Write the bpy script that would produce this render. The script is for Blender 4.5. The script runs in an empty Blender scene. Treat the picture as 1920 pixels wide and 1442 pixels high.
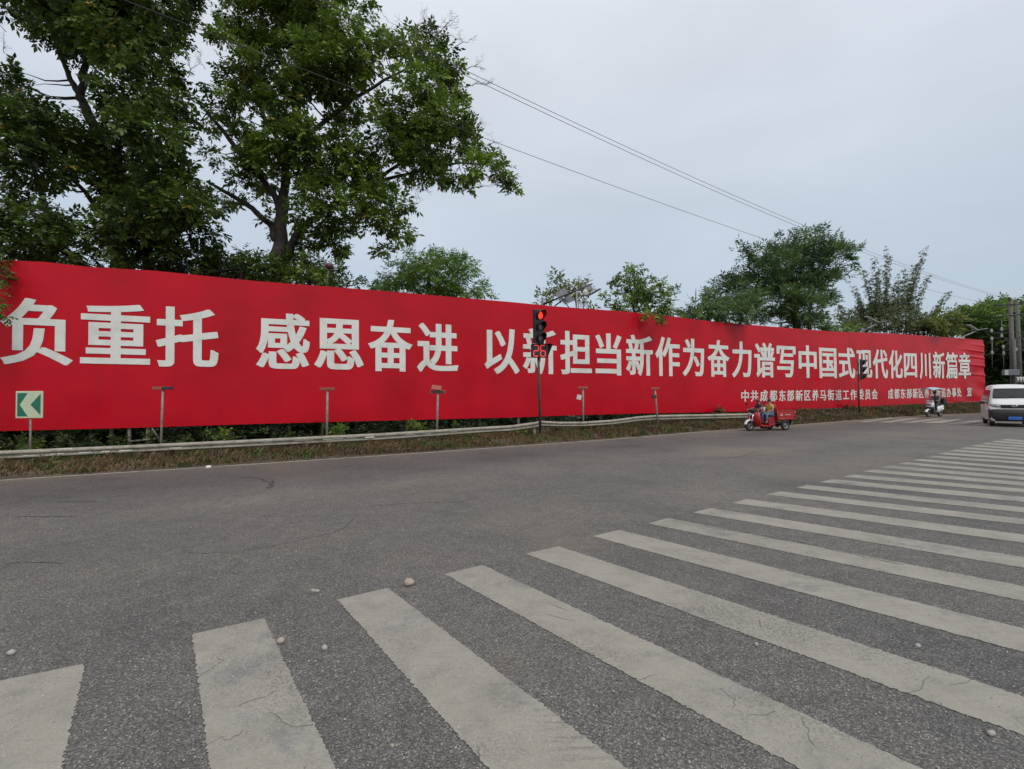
import bpy, bmesh, math, random
import numpy as np
from mathutils import Vector, Matrix, Quaternion

R = math.radians
scene = bpy.context.scene
COL = scene.collection

# ------------------------------------------------------------------ camera
FPX, PITCH, ROLL, EYE = 925.0, 0.0225, 0.008, 1.6
fwd = Vector((0, math.cos(PITCH), math.sin(PITCH)))
r0 = Vector((1, 0, 0)); u0 = Vector((0, -math.sin(PITCH), math.cos(PITCH)))
right = r0*math.cos(ROLL) - u0*math.sin(ROLL)
up = u0*math.cos(ROLL) + r0*math.sin(ROLL)
EYEP = Vector((0, 0, EYE))
cd = bpy.data.cameras.new('camera')
cam = bpy.data.objects.new('camera', cd); COL.objects.link(cam)
cd.sensor_width = 36; cd.lens = FPX/1920*36; cd.clip_end = 5000; cd.clip_start = 0.05
cam.matrix_world = Matrix(((right.x, up.x, -fwd.x, 0), (right.y, up.y, -fwd.y, 0), (right.z, up.z, -fwd.z, EYE), (0, 0, 0, 1)))
scene.camera = cam

# ------------------------------------------------------------------ sky and sun
SUN_EL, SUN_AZ = R(52), R(150)          # azimuth clockwise from +Y: behind the camera, to the right
world = bpy.data.worlds.new('World'); scene.world = world; world.use_nodes = True
nt = world.node_tree; nt.nodes.clear()
def wn(t, **k):
    n = nt.nodes.new(t)
    for a, b in k.items(): setattr(n, a, b)
    return n
sky = wn('ShaderNodeTexSky', sky_type='NISHITA', sun_disc=False, sun_elevation=SUN_EL, sun_rotation=SUN_AZ, air_density=1.0, dust_density=3.0)
bg1 = wn('ShaderNodeBackground'); bg1.inputs[1].default_value = 0.05; sky.altitude = 300
nt.links.new(sky.outputs[0], bg1.inputs[0])
tc = wn('ShaderNodeTexCoord'); sep = wn('ShaderNodeSeparateXYZ'); nt.links.new(tc.outputs['Generated'], sep.inputs[0])
ramp = wn('ShaderNodeValToRGB')          # cloud layer: darker at the horizon, lighter overhead
cr = ramp.color_ramp
cr.elements[0].position = 0.0; cr.elements[0].color = (.29, .335, .375, 1)
cr.elements[1].position = 1.0; cr.elements[1].color = (.84, .86, .87, 1)
for p, c in ((.10, (.31, .355, .395, 1)), (.30, (.425, .46, .485, 1)), (.55, (.60, .62, .635, 1))):
    e = cr.elements.new(p); e.color = c
nt.links.new(sep.outputs['Z'], ramp.inputs[0])
mp = wn('ShaderNodeMapping'); mp.inputs['Scale'].default_value = (1.0, 1.0, 2.6)
nt.links.new(tc.outputs['Generated'], mp.inputs[0])
nz = wn('ShaderNodeTexNoise'); nz.inputs['Scale'].default_value = 1.7; nz.inputs['Detail'].default_value = 5; nz.inputs['Roughness'].default_value = .5; nz.inputs['Distortion'].default_value = .4
nt.links.new(mp.outputs[0], nz.inputs['Vector'])
mr = wn('ShaderNodeMapRange'); mr.inputs['From Min'].default_value = .3; mr.inputs['From Max'].default_value = .7; mr.inputs['To Min'].default_value = .90; mr.inputs['To Max'].default_value = 1.09
nt.links.new(nz.outputs['Fac'], mr.inputs[0])
vm = wn('ShaderNodeVectorMath', operation='SCALE'); nt.links.new(ramp.outputs[0], vm.inputs[0]); nt.links.new(mr.outputs[0], vm.inputs['Scale'])
bg2 = wn('ShaderNodeBackground'); bg2.inputs[1].default_value = 1.0; nt.links.new(vm.outputs[0], bg2.inputs[0])
ad = wn('ShaderNodeAddShader'); nt.links.new(bg1.outputs[0], ad.inputs[0]); nt.links.new(bg2.outputs[0], ad.inputs[1])
wo = wn('ShaderNodeOutputWorld'); nt.links.new(ad.outputs[0], wo.inputs[0])

sl = bpy.data.lights.new('sun', 'SUN'); sl.energy = 1.1; sl.angle = R(16); sl.color = (1, .965, .92)
so = bpy.data.objects.new('sun', sl); COL.objects.link(so)
sd = Vector((math.sin(SUN_AZ)*math.cos(SUN_EL), math.cos(SUN_AZ)*math.cos(SUN_EL), math.sin(SUN_EL)))
so.rotation_euler = sd.to_track_quat('Z', 'Y').to_euler()
so.location = (0, -5, 30)
vs = scene.view_settings
vs.view_transform = 'Standard'; vs.look = 'None'; vs.gamma = 1; vs.use_curve_mapping = False; vs.exposure = 0.1

# ------------------------------------------------------------------ measuring helpers
def ray(px, py):
    return fwd + right*((px-960)/FPX) - up*((py-721)/FPX)
def at(px, py, Y):
    d = ray(px, py); return EYEP + d*(Y/d.y)
def gnd(px, py, h=0.0):
    d = ray(px, py); return EYEP + d*((h-EYE)/d.z)
def to_px(p):
    v = Vector(p)-EYEP; w = v.dot(fwd)
    return 960+FPX*v.dot(right)/w, 721-FPX*v.dot(up)/w
def lerp_curve(pts, x):
    return float(np.interp(x, [p[0] for p in pts], [p[1] for p in pts]))

# ------------------------------------------------------------------ object helpers
def tag(o, label=None, cat=None, group=None, kind=None):
    if label: o['label'] = label
    if cat: o['category'] = cat
    if group: o['group'] = group
    if kind: o['kind'] = kind
    return o
def thing(name, label, cat, loc=(0, 0, 0), rotz=0.0, group=None):
    o = bpy.data.objects.new(name, None); COL.objects.link(o)
    o.location = loc; o.rotation_euler = (0, 0, rotz); o.empty_display_size = .2
    return tag(o, label, cat, group)
def link_mesh(name, me, parent=None, loc=(0, 0, 0)):
    o = bpy.data.objects.new(name, me); COL.objects.link(o); o.location = loc
    if parent: o.parent = parent
    return o
def copy_tree(o, parent=None):
    c = o.copy(); COL.objects.link(c)
    if parent: c.parent = parent
    for ch in list(o.children): copy_tree(ch, c)
    return c

class MB:
    """collects simple solids, then links them as one mesh object"""
    def __init__(s): s.v = []; s.f = []; s.smooth = []
    def add(s, vs, fs, sm=False):
        b = len(s.v); s.v += [tuple(v) for v in vs]
        s.f += [tuple(b+i for i in f) for f in fs]; s.smooth += [sm]*len(fs)
        return s
    def box(s, c, size, rot=None, bev=0.0):
        hx, hy, hz = size[0]/2, size[1]/2, size[2]/2
        if bev <= 0:
            vs = [Vector((x, y, z)) for x in (-hx, hx) for y in (-hy, hy) for z in (-hz, hz)]
            fs = [(0, 1, 3, 2), (4, 6, 7, 5), (0, 4, 5, 1), (2, 3, 7, 6), (0, 2, 6, 4), (1, 5, 7, 3)]
            if rot: vs = [rot @ v for v in vs]
            return s.add([v+Vector(c) for v in vs], fs)
        bm = bmesh.new(); bmesh.ops.create_cube(bm, size=1)
        for v in bm.verts: v.co = Vector((v.co.x*size[0], v.co.y*size[1], v.co.z*size[2]))
        bmesh.ops.bevel(bm, geom=list(bm.edges), offset=bev, segments=2, affect='EDGES', profile=.5)
        bm.verts.index_update()
        vs = [(rot @ v.co if rot else v.co.copy())+Vector(c) for v in bm.verts]
        fs = [tuple(v.index for v in f.verts) for f in bm.faces]; bm.free()
        return s.add(vs, fs)
    def tube(s, pts, rad, n=8, cap=True, sm=True):
        pts = [Vector(p) for p in pts]
        if not hasattr(rad, '__len__'): rad = [rad]*len(pts)
        vs = []; fs = []; prev = None
        for i, p in enumerate(pts):
            t = (pts[min(i+1, len(pts)-1)]-pts[max(i-1, 0)])
            if t.length < 1e-9: t = Vector((0, 0, 1))
            t.normalize()
            if prev is None: a = t.orthogonal().normalized()
            else:
                a = prev - t*prev.dot(t); a = a.normalized() if a.length > 1e-6 else t.orthogonal().normalized()
            prev = a; b = t.cross(a)
            for k in range(n):
                an = 2*math.pi*k/n; vs.append(p+(a*math.cos(an)+b*math.sin(an))*rad[i])
        for i in range(len(pts)-1):
            for k in range(n):
                k2 = (k+1) % n; fs.append((i*n+k, i*n+k2, (i+1)*n+k2, (i+1)*n+k))
        s.add(vs, fs, sm)
        if cap:
            b = len(s.v)-len(vs)
            s.f.append(tuple(b+k for k in reversed(range(n)))); s.f.append(tuple(b+(len(pts)-1)*n+k for k in range(n))); s.smooth += [False]*2
        return s
    def lathe(s, c, axis, prof, n=16, sm=True):      # prof: (radius, offset along axis)
        axis = Vector(axis).normalized(); a = axis.orthogonal().normalized(); b = axis.cross(a); c = Vector(c)
        vs = []; fs = []
        for r, h in prof:
            for k in range(n):
                an = 2*math.pi*k/n; vs.append(c+axis*h+(a*math.cos(an)+b*math.sin(an))*max(r, 1e-4))
        for i in range(len(prof)-1):
            for k in range(n):
                k2 = (k+1) % n; fs.append((i*n+k, i*n+k2, (i+1)*n+k2, (i+1)*n+k))
        return s.add(vs, fs, sm)
    def ell(s, c, r, n=12, m=8, rot=None):
        vs = []; fs = []
        for i in range(m+1):
            ph = math.pi*i/m
            for k in range(n):
                an = 2*math.pi*k/n
                v = Vector((r[0]*math.sin(ph)*math.cos(an), r[1]*math.sin(ph)*math.sin(an), r[2]*math.cos(ph)))
                if rot: v = rot @ v
                vs.append(v+Vector(c))
        for i in range(m):
            for k in range(n):
                k2 = (k+1) % n; fs.append((i*n+k, (i+1)*n+k, (i+1)*n+k2, i*n+k2))
        return s.add(vs, fs, True)
    def prism(s, outline, offs):                     # outline: 3D points, extruded by offs
        n = len(outline); o = Vector(offs); vs = [Vector(p) for p in outline]; vs += [v+o for v in vs]
        fs = [tuple(range(n))[::-1], tuple(range(n, 2*n))]+[(i, (i+1) % n, n+(i+1) % n, n+i) for i in range(n)]
        return s.add(vs, fs)
    def loft(s, rings, sm=True, cap=True, closed=True):
        n = len(rings[0]); vs = [p for r in rings for p in r]; fs = []
        for i in range(len(rings)-1):
            for k in range(n if closed else n-1):
                k2 = (k+1) % n; fs.append((i*n+k, i*n+k2, (i+1)*n+k2, (i+1)*n+k))
        s.add(vs, fs, sm)
        if cap:
            b = len(s.v)-len(vs)
            s.f.append(tuple(b+k for k in reversed(range(n)))); s.f.append(tuple(b+(len(rings)-1)*n+k for k in range(n))); s.smooth += [False]*2
        return s
    def xf(s, M):
        s.v = [tuple(M @ Vector(v)) for v in s.v]; return s
    def build(s, name, m, parent=None, loc=(0, 0, 0)):
        me = bpy.data.meshes.new(name); me.from_pydata(s.v, [], s.f)
        me.polygons.foreach_set('use_smooth', s.smooth); me.materials.append(m)
        bm = bmesh.new(); bm.from_mesh(me); bmesh.ops.recalc_face_normals(bm, faces=bm.faces); bm.to_mesh(me); bm.free()
        me.update()
        return link_mesh(name, me, parent, loc)

def np_mesh(name, verts, faces, m, tint=None, smooth=False):
    """fast mesh from numpy arrays (faces: N x k)"""
    me = bpy.data.meshes.new(name); nv = len(verts); nf, k = faces.shape
    me.vertices.add(nv); me.vertices.foreach_set('co', verts.astype(np.float32).ravel())
    me.loops.add(nf*k); me.loops.foreach_set('vertex_index', faces.astype(np.int32).ravel())
    me.polygons.add(nf); me.polygons.foreach_set('loop_start', np.arange(0, nf*k, k, dtype=np.int32))
    me.polygons.foreach_set('use_smooth', np.full(nf, smooth))
    if tint is not None:
        a = me.attributes.new('tint', 'FLOAT', 'POINT'); a.data.foreach_set('value', tint.astype(np.float32))
    me.materials.append(m); me.update(calc_edges=True); me.validate()
    return me

# ------------------------------------------------------------------ materials
def mat(name, col, rough=.6, metal=0.0, var=0.12, scale=8.0, bump=0.0, bscale=60.0, spec=.5, coat=0.0, emit=None, estr=0.0, dirt=None, dirt_amt=0.0, dscale=3.0):
    m = bpy.data.materials.new(name); m.use_nodes = True; n = m.node_tree; L = n.links
    b = n.nodes['Principled BSDF']
    b.inputs['Roughness'].default_value = rough; b.inputs['Metallic'].default_value = metal
    b.inputs['Specular IOR Level'].default_value = spec; b.inputs['Coat Weight'].default_value = coat
    tcn = n.nodes.new('ShaderNodeTexCoord')
    t = n.nodes.new('ShaderNodeTexNoise'); t.inputs['Scale'].default_value = scale; t.inputs['Detail'].default_value = 6; t.inputs['Roughness'].default_value = .65
    L.new(tcn.outputs['Object'], t.inputs['Vector'])
    mx = n.nodes.new('ShaderNodeMix'); mx.data_type = 'RGBA'
    lo = [max(0, c*(1-var)) for c in col[:3]]+[1]; hi = [min(1, c*(1+var)) for c in col[:3]]+[1]
    mx.inputs[6].default_value = lo; mx.inputs[7].default_value = hi
    rr = n.nodes.new('ShaderNodeMapRange'); rr.inputs['From Min'].default_value = .3; rr.inputs['From Max'].default_value = .7
    L.new(t.outputs['Fac'], rr.inputs[0]); L.new(rr.outputs[0], mx.inputs[0])
    out = mx.outputs[2]
    if dirt:
        t2 = n.nodes.new('ShaderNodeTexNoise'); t2.inputs['Scale'].default_value = dscale; t2.inputs['Detail'].default_value = 8; t2.inputs['Roughness'].default_value = .7
        L.new(tcn.outputs['Object'], t2.inputs['Vector'])
        r2 = n.nodes.new('ShaderNodeMapRange'); r2.inputs['From Min'].default_value = .48; r2.inputs['From Max'].default_value = .68; r2.inputs['To Max'].default_value = dirt_amt
        L.new(t2.outputs['Fac'], r2.inputs[0])
        m2 = n.nodes.new('ShaderNodeMix'); m2.data_type = 'RGBA'; m2.inputs[7].default_value = (*dirt, 1)
        L.new(r2.outputs[0], m2.inputs[0]); L.new(out, m2.inputs[6]); out = m2.outputs[2]
    L.new(out, b.inputs['Base Color'])
    if bump > 0:
        t3 = n.nodes.new('ShaderNodeTexNoise'); t3.inputs['Scale'].default_value = bscale; t3.inputs['Detail'].default_value = 4
        L.new(tcn.outputs['Object'], t3.inputs['Vector'])
        bp = n.nodes.new('ShaderNodeBump'); bp.inputs['Strength'].default_value = bump; bp.inputs['Distance'].default_value = .02
        L.new(t3.outputs['Fac'], bp.inputs['Height']); L.new(bp.outputs[0], b.inputs['Normal'])
    if emit:
        b.inputs['Emission Color'].default_value = (*emit, 1); b.inputs['Emission Strength'].default_value = estr
    return m

def leaf_mat(name, dark, light, rough=.45, trans=.35, yellow=None):
    m = bpy.data.materials.new(name); m.use_nodes = True; n = m.node_tree; L = n.links
    b = n.nodes['Principled BSDF']; b.inputs['Roughness'].default_value = rough; b.inputs['Specular IOR Level'].default_value = .35
    a = n.nodes.new('ShaderNodeAttribute'); a.attribute_name = 'tint'
    rp = n.nodes.new('ShaderNodeValToRGB'); rp.color_ramp.elements[0].color = (*dark, 1); rp.color_ramp.elements[1].color = (*light, 1)
    rp.color_ramp.elements[1].position = .95
    if yellow:
        e = rp.color_ramp.elements.new(.99); e.color = (*yellow, 1)
    L.new(a.outputs['Fac'], rp.inputs[0]); L.new(rp.outputs[0], b.inputs['Base Color'])
    tr = n.nodes.new('ShaderNodeBsdfTranslucent'); L.new(rp.outputs[0], tr.inputs['Color'])
    ms = n.nodes.new('ShaderNodeMixShader'); ms.inputs[0].default_value = trans
    L.new(b.outputs[0], ms.inputs[1]); L.new(tr.outputs[0], ms.inputs[2])
    L.new(ms.outputs[0], n.nodes['Material Output'].inputs[0])
    return m

def ramp_node(n, stops):
    r = n.nodes.new('ShaderNodeValToRGB'); el = r.color_ramp.elements
    el[0].position, el[0].color = stops[0][0], (*stops[0][1], 1); el[1].position, el[1].color = stops[-1][0], (*stops[-1][1], 1)
    for p, c in stops[1:-1]:
        e = el.new(p); e.color = (*c, 1)
    return r

def asphalt_material(name, base, paint=None):
    """worn asphalt: aggregate specks, blotches, oil; with paint = colour: worn road paint lying on it"""
    m = bpy.data.materials.new(name); m.use_nodes = True; n = m.node_tree; L = n.links
    b = n.nodes['Principled BSDF']; b.inputs['Roughness'].default_value = .85; b.inputs['Specular IOR Level'].default_value = .3
    g = n.nodes.new('ShaderNodeNewGeometry')
    def noise(scale, det=6, rough=.6, dist=0.0, vec=None):
        t = n.nodes.new('ShaderNodeTexNoise'); t.inputs['Scale'].default_value = scale; t.inputs['Detail'].default_value = det
        t.inputs['Roughness'].default_value = rough; t.inputs['Distortion'].default_value = dist
        L.new(vec or g.outputs['Position'], t.inputs['Vector']); return t.outputs['Fac']
    def rng(src, a, c, lo=0.0, hi=1.0):
        r = n.nodes.new('ShaderNodeMapRange'); r.inputs['From Min'].default_value = a; r.inputs['From Max'].default_value = c
        r.inputs['To Min'].default_value = lo; r.inputs['To Max'].default_value = hi; L.new(src, r.inputs[0]); return r.outputs[0]
    def mix(f, a, c, mode='MIX'):
        x = n.nodes.new('ShaderNodeMix'); x.data_type = 'RGBA'; x.blend_type = mode
        if isinstance(f, float): x.inputs[0].default_value = f
        else: L.new(f, x.inputs[0])
        for i, q in ((6, a), (7, c)):
            if isinstance(q, tuple): x.inputs[i].default_value = (*q, 1)
            else: L.new(q, x.inputs[i])
        return x.outputs[2]
    def math_(op, a, c):
        x = n.nodes.new('ShaderNodeMath'); x.operation = op
        for i, q in ((0, a), (1, c)):
            if isinstance(q, (int, float)): x.inputs[i].default_value = q
            else: L.new(q, x.inputs[i])
        return x.outputs[0]
    # aggregate
    vo = n.nodes.new('ShaderNodeTexVoronoi'); vo.inputs['Scale'].default_value = 135; L.new(g.outputs['Position'], vo.inputs['Vector'])
    sv = n.nodes.new('ShaderNodeSeparateColor'); L.new(vo.outputs['Color'], sv.inputs[0])
    stone = ramp_node(n, [(0, tuple(c*.50 for c in base)), (.45, tuple(c*.88 for c in base)), (.8, tuple(c*1.25 for c in base)), (.95, tuple(c*1.8 for c in base)), (1, (base[0]*2.7, base[1]*2.6, base[2]*2.35))])
    L.new(sv.outputs[0], stone.inputs[0])
    vo2 = n.nodes.new('ShaderNodeTexVoronoi'); vo2.inputs['Scale'].default_value = 42; L.new(g.outputs['Position'], vo2.inputs['Vector'])
    sv2 = n.nodes.new('ShaderNodeSeparateColor'); L.new(vo2.outputs['Color'], sv2.inputs[0])
    speck = math_('MULTIPLY', rng(sv2.outputs[1], .93, .97), rng(vo2.outputs['Distance'], .42, .3))
    colr = mix(math_('MULTIPLY', speck, .55), stone.outputs[0], (.30, .28, .25))
    blotch = ramp_node(n, [(.28, (.68, .69, .72)), (.45, (.92, .92, .92)), (.58, (1.03, 1.0, .98)), (.75, (1.28, 1.24, 1.17))])
    L.new(noise(.42, 6, .62, .5), blotch.inputs[0])
    colr = mix(1.0, colr, blotch.outputs[0], 'MULTIPLY')
    fineb = ramp_node(n, [(.3, (.84, .84, .84)), (.7, (1.14, 1.13, 1.12))]); L.new(noise(5.0, 5, .7), fineb.inputs[0])
    colr = mix(1.0, colr, fineb.outputs[0], 'MULTIPLY')
    # brown dust near the kerb and in patches
    dust = math_('MULTIPLY', rng(noise(.23, 4, .6, .3), .53, .68), .55)
    colr = mix(dust, colr, (base[0]*1.45, base[1]*1.25, base[2]*1.05))
    # oil and tyre stains stretched along the traffic
    mpn = n.nodes.new('ShaderNodeMapping'); mpn.inputs['Rotation'].default_value = (0, 0, R(-32)); mpn.inputs['Scale'].default_value = (.35, 2.4, 1)
    L.new(g.outputs['Position'], mpn.inputs[0])
    st = rng(noise(.9, 6, .65, .2, mpn.outputs[0]), .60, .74, 0, .42)
    colr = mix(st, colr, tuple(c*.55 for c in base))
    # lanes along the road edge: the outer lane is polished and darker, the strip inside it dusty and pale
    sp_ = n.nodes.new('ShaderNodeSeparateXYZ'); L.new(g.outputs['Position'], sp_.inputs[0])
    dd = math_('ADD', math_('SUBTRACT', sp_.outputs['Y'], math_('MULTIPLY', sp_.outputs['X'], .6)), math_('MULTIPLY', noise(.5, 4, .6), 1.6))
    lane = ramp_node(n, [(0, (1, 1, 1)), (.30, (1.0, 1.0, 1.0)), (.45, (1.07, 1.06, 1.03)), (.55, (.98, .98, .98)), (.66, (1.12, 1.10, 1.06)), (.76, (.90, .89, .90)), (.84, (.76, .73, .74)), (.93, (.84, .80, .79)), (.985, (.98, .90, .82)), (1, (1.2, 1.05, .88))])
    L.new(math_('DIVIDE', dd, 16.6), lane.inputs[0]); colr = mix(1.0, colr, lane.outputs[0], 'MULTIPLY')
    hgt = math_('ADD', math_('MULTIPLY', rng(vo.outputs['Distance'], 0, .6), -1.0), 1.0)
    bumpst = .55
    if paint:
        paintc = ramp_node(n, [(.25, tuple(c*.70 for c in paint)), (.5, paint), (.75, (paint[0]*1.12, paint[1]*1.12, paint[2]*1.14))])
        L.new(noise(3.2, 8, .72), paintc.inputs[0])
        grain = ramp_node(n, [(.25, (.86, .86, .85)), (.75, (1.1, 1.1, 1.1))]); L.new(noise(140, 2, .5), grain.inputs[0])
        pc = mix(1.0, paintc.outputs[0], grain.outputs[0], 'MULTIPLY')
        # long scratches
        mp2 = n.nodes.new('ShaderNodeMapping'); mp2.inputs['Rotation'].default_value = (0, 0, R(28)); mp2.inputs['Scale'].default_value = (1, 22, 1)
        L.new(g.outputs['Position'], mp2.inputs[0])
        scr = rng(noise(1.7, 5, .7, .15, mp2.outputs[0]), .575, .70, 0, .38)
        pc = mix(scr, pc, tuple(c*.45 for c in paint))
        sc2 = rng(noise(1.1, 7, .72, .4), .555, .66, 0, .72)
        pc = mix(sc2, pc, (.15, .155, .165))
        chips = rng(noise(34, 5, .75), .64, .68)
        holes = rng(noise(1.6, 7, .8, .2), .70, .74)
        worn = math_('MULTIPLY', rng(noise(.9, 5, .65, .3), .47, .66), rng(noise(60, 4, .7), .46, .56))
        mp3 = n.nodes.new('ShaderNodeMapping'); mp3.inputs['Rotation'].default_value = (0, 0, R(-20)); mp3.inputs['Scale'].default_value = (3, 30, 1); L.new(g.outputs['Position'], mp3.inputs[0])
        streak = math_('MULTIPLY', rng(noise(.55, 4, .6, .2), .54, .66), rng(noise(1.0, 4, .7, .1, mp3.outputs[0]), .48, .60))
        pm = math_('MAXIMUM', math_('MAXIMUM', chips, holes), math_('MAXIMUM', math_('MULTIPLY', worn, .85), math_('MULTIPLY', streak, .8)))
        # thermoplastic paint sits in relief: the aggregate shows through only faintly
        pc = mix(.17, pc, stone.outputs[0])
        colr = mix(math_('MULTIPLY', pm, .85), pc, colr)
        bumpst = .16
    L.new(colr, b.inputs['Base Color'])
    bp = n.nodes.new('ShaderNodeBump'); bp.inputs['Strength'].default_value = bumpst; bp.inputs['Distance'].default_value = .006
    L.new(math_('ADD', hgt, noise(210, 2, .6)), bp.inputs['Height']); L.new(bp.outputs[0], b.inputs['Normal'])
    return m

ASPH = (.130, .124, .116)
M_ASPH = asphalt_material('asphalt', ASPH)
M_PAINT = asphalt_material('road_paint', ASPH, (.325, .303, .255))
M_EDGE = mat('edge_line_paint', (.33, .30, .26), .8, var=.3, scale=9, dirt=(.13, .11, .09), dirt_amt=.8, dscale=5)
M_CRACK = mat('crack_tar', (.045, .042, .04), .9)
M_SOIL = mat('soil', (.062, .046, .030), .95, var=.35, scale=4, bump=.5, bscale=30, dirt=(.13, .10, .065), dirt_amt=.9, dscale=1.1)
M_GRASS = leaf_mat('verge_grass', (.034, .030, .012), (.20, .135, .068), .7, .2)
M_RED = None

# ------------------------------------------------------------------ road edge, board plan, verge height
EDGE = [gnd(*p) for p in ((-120, 911), (0, 899.5), (163, 889), (320, 879.5), (480, 869), (640, 858.5), (800, 848), (960, 836.5), (1130, 824.5), (1300, 810.5), (1450, 799.5), (1600, 788), (1735, 778))]
EX = [-90, -40] + [p.x for p in EDGE] + [37.5, 46, 70, 150]
EY = [EDGE[0].y-.42*(EDGE[0].x+90), EDGE[0].y-.46*(EDGE[0].x+40)] + [p.y for p in EDGE] + [38.2, 41.5, 50, 78]
EY[0] = EDGE[0].y-.40*(EDGE[0].x+90)*1.0; EY[1] = EDGE[0].y-.45*(EDGE[0].x+40)
def edge_y(X): return float(np.interp(X, EX, EY))

TOP = [(-200, 476), (0, 487), (90, 491.6), (163, 500), (291, 507.7), (480, 527), (684, 542.6), (960, 566.5), (1041, 574.5), (1171, 584), (1242, 591), (1328, 602), (1435, 611.5), (1505, 617), (1560, 621.5), (1638, 624), (1669, 625), (1754, 631), (1841.6, 637)]
BOT = [(-200, 814), (0, 808.5), (163, 804.5), (262, 802), (480, 795), (713, 789), (960, 783), (1065, 779), (1218, 775), (1300, 773.8), (1396, 771.6), (1512, 767), (1600, 763.5), (1725, 757), (1847, 752.5)]
HB = 5.0
sx, sy = [], []
for px in np.linspace(0, 1845, 40):
    hpx = lerp_curve(BOT, px)-lerp_curve(TOP, px)
    Y = HB*FPX/hpx; sx.append(at(px, 735, Y).x); sy.append(Y)
PB = np.polyfit(sx, sy, 3)
XB0, XB1 = -21.0, None
def board_y(X):
    if X > 40: return float(np.polyval(PB, 40)+(X-40)*.5)
    if X < -22: return float(np.polyval(PB, -22)+(X+22)*.42)
    return float(np.polyval(PB, X))
def board_hit(px, py, off=0.0):
    d = ray(px, py)
    lo, hi = 2.0, 90.0
    for _ in range(50):
        t = (lo+hi)/2; p = EYEP+d*t
        if p.y-board_y(p.x) < 0: lo = t
        else: hi = t
    p = EYEP+d*((lo+hi)/2)
    s = (board_y(p.x+.1)-board_y(p.x-.1))/.2
    nrm = Vector((s, -1, 0)).normalized()
    return p+nrm*off
XB1 = board_hit(1846, 700).x
def board_z(X, curve):
    """world height of the board's edge curve above plan point X"""
    Y = board_y(X); lo, hi = -2, 12
    for _ in range(40):
        z = (lo+hi)/2; px, py = to_px((X, Y, z))
        if py > lerp_curve(curve, px): lo = z
        else: hi = z
    return z
HF = [(-60, -.1), (-15, -.12), (-9, -.08), (-4, .0), (0, .08), (6, .22), (10, .34), (16, .46), (23, .55), (32, .62), (38, .66), (50, .5), (80, .3)]
def verge_t(X, t):
    h = lerp_curve(HF, X)
    if t <= 0: return 0.0
    a = min(t, 1.0); z = h*(a*a*(3-2*a))+.05*math.sin(a*math.pi)
    return z + .035*math.sin(X*2.1+t*5)*math.sin(X*.9+1.3)*min(1, t*4)
def verge_z(X, Y):
    e, bb = edge_y(X), board_y(X)
    return verge_t(X, (Y-e)/max(.5, bb-e))

# ------------------------------------------------------------------ ground and road
g = MB().add([(-700, -300, -.5), (900, -300, -.5), (900, 1200, -.5), (-700, 1200, -.5)], [(0, 1, 2, 3)])
tag(g.build('ground', M_SOIL), kind='structure')

xs = sorted(set([-90, -60]+[round(x, 2) for x in np.linspace(-40, 48, 140)]+[60, 75, 100, 150]))
m_ = MB(); vs_, fs_ = [], []
rows = [0, .25, .5, .75, 1]
for x in xs:
    for t in rows: vs_.append((x, -40+(edge_y(x)+40)*t, 0))
k = len(rows)
for i in range(len(xs)-1):
    for j in range(k-1): fs_.append((i*k+j, (i+1)*k+j, (i+1)*k+j+1, i*k+j+1))
m_.add(vs_, fs_); road = tag(m_.build('road', M_ASPH), kind='structure')

# verge: from 10 cm under the road edge up the bank to the board and past it
m_ = MB(); vs_, fs_ = [], []
ts = [-.001, .02, .1, .2, .3, .4, .5, .6, .7, .8, .9, 1.0, 1.3, 2.2, 6.0]
for x in xs:
    e, bb = edge_y(x), board_y(x)
    for t in ts:
        z = verge_t(x, t) if t > 0 else -.1
        if t >= .02 and t < .03: z = .012
        vs_.append((x, e+(bb-e)*max(t, 0), z))
k = len(ts)
for i in range(len(xs)-1):
    for j in range(k-1): fs_.append((i*k+j, (i+1)*k+j, (i+1)*k+j+1, i*k+j+1))
m_.add(vs_, fs_, True); tag(m_.build('verge', M_SOIL), kind='structure')

# painted edge line
rng_ = random.Random(3)
vs_, fs_ = [], []
lx = np.linspace(-30, 46, 300)
for i, x in enumerate(lx):
    y = edge_y(x); s = (edge_y(x+.2)-edge_y(x-.2))/.4; nrm = Vector((s, -1, 0)).normalized()
    for o in (.06, .18):
        p = Vector((x, y, .004))+nrm*(o+rng_.uniform(-.012, .012)); vs_.append(p)
for i in range(len(lx)-1): fs_.append((2*i, 2*i+2, 2*i+3, 2*i+1))
MB().add(vs_, fs_).build('edge_line', M_EDGE, road)

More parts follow.
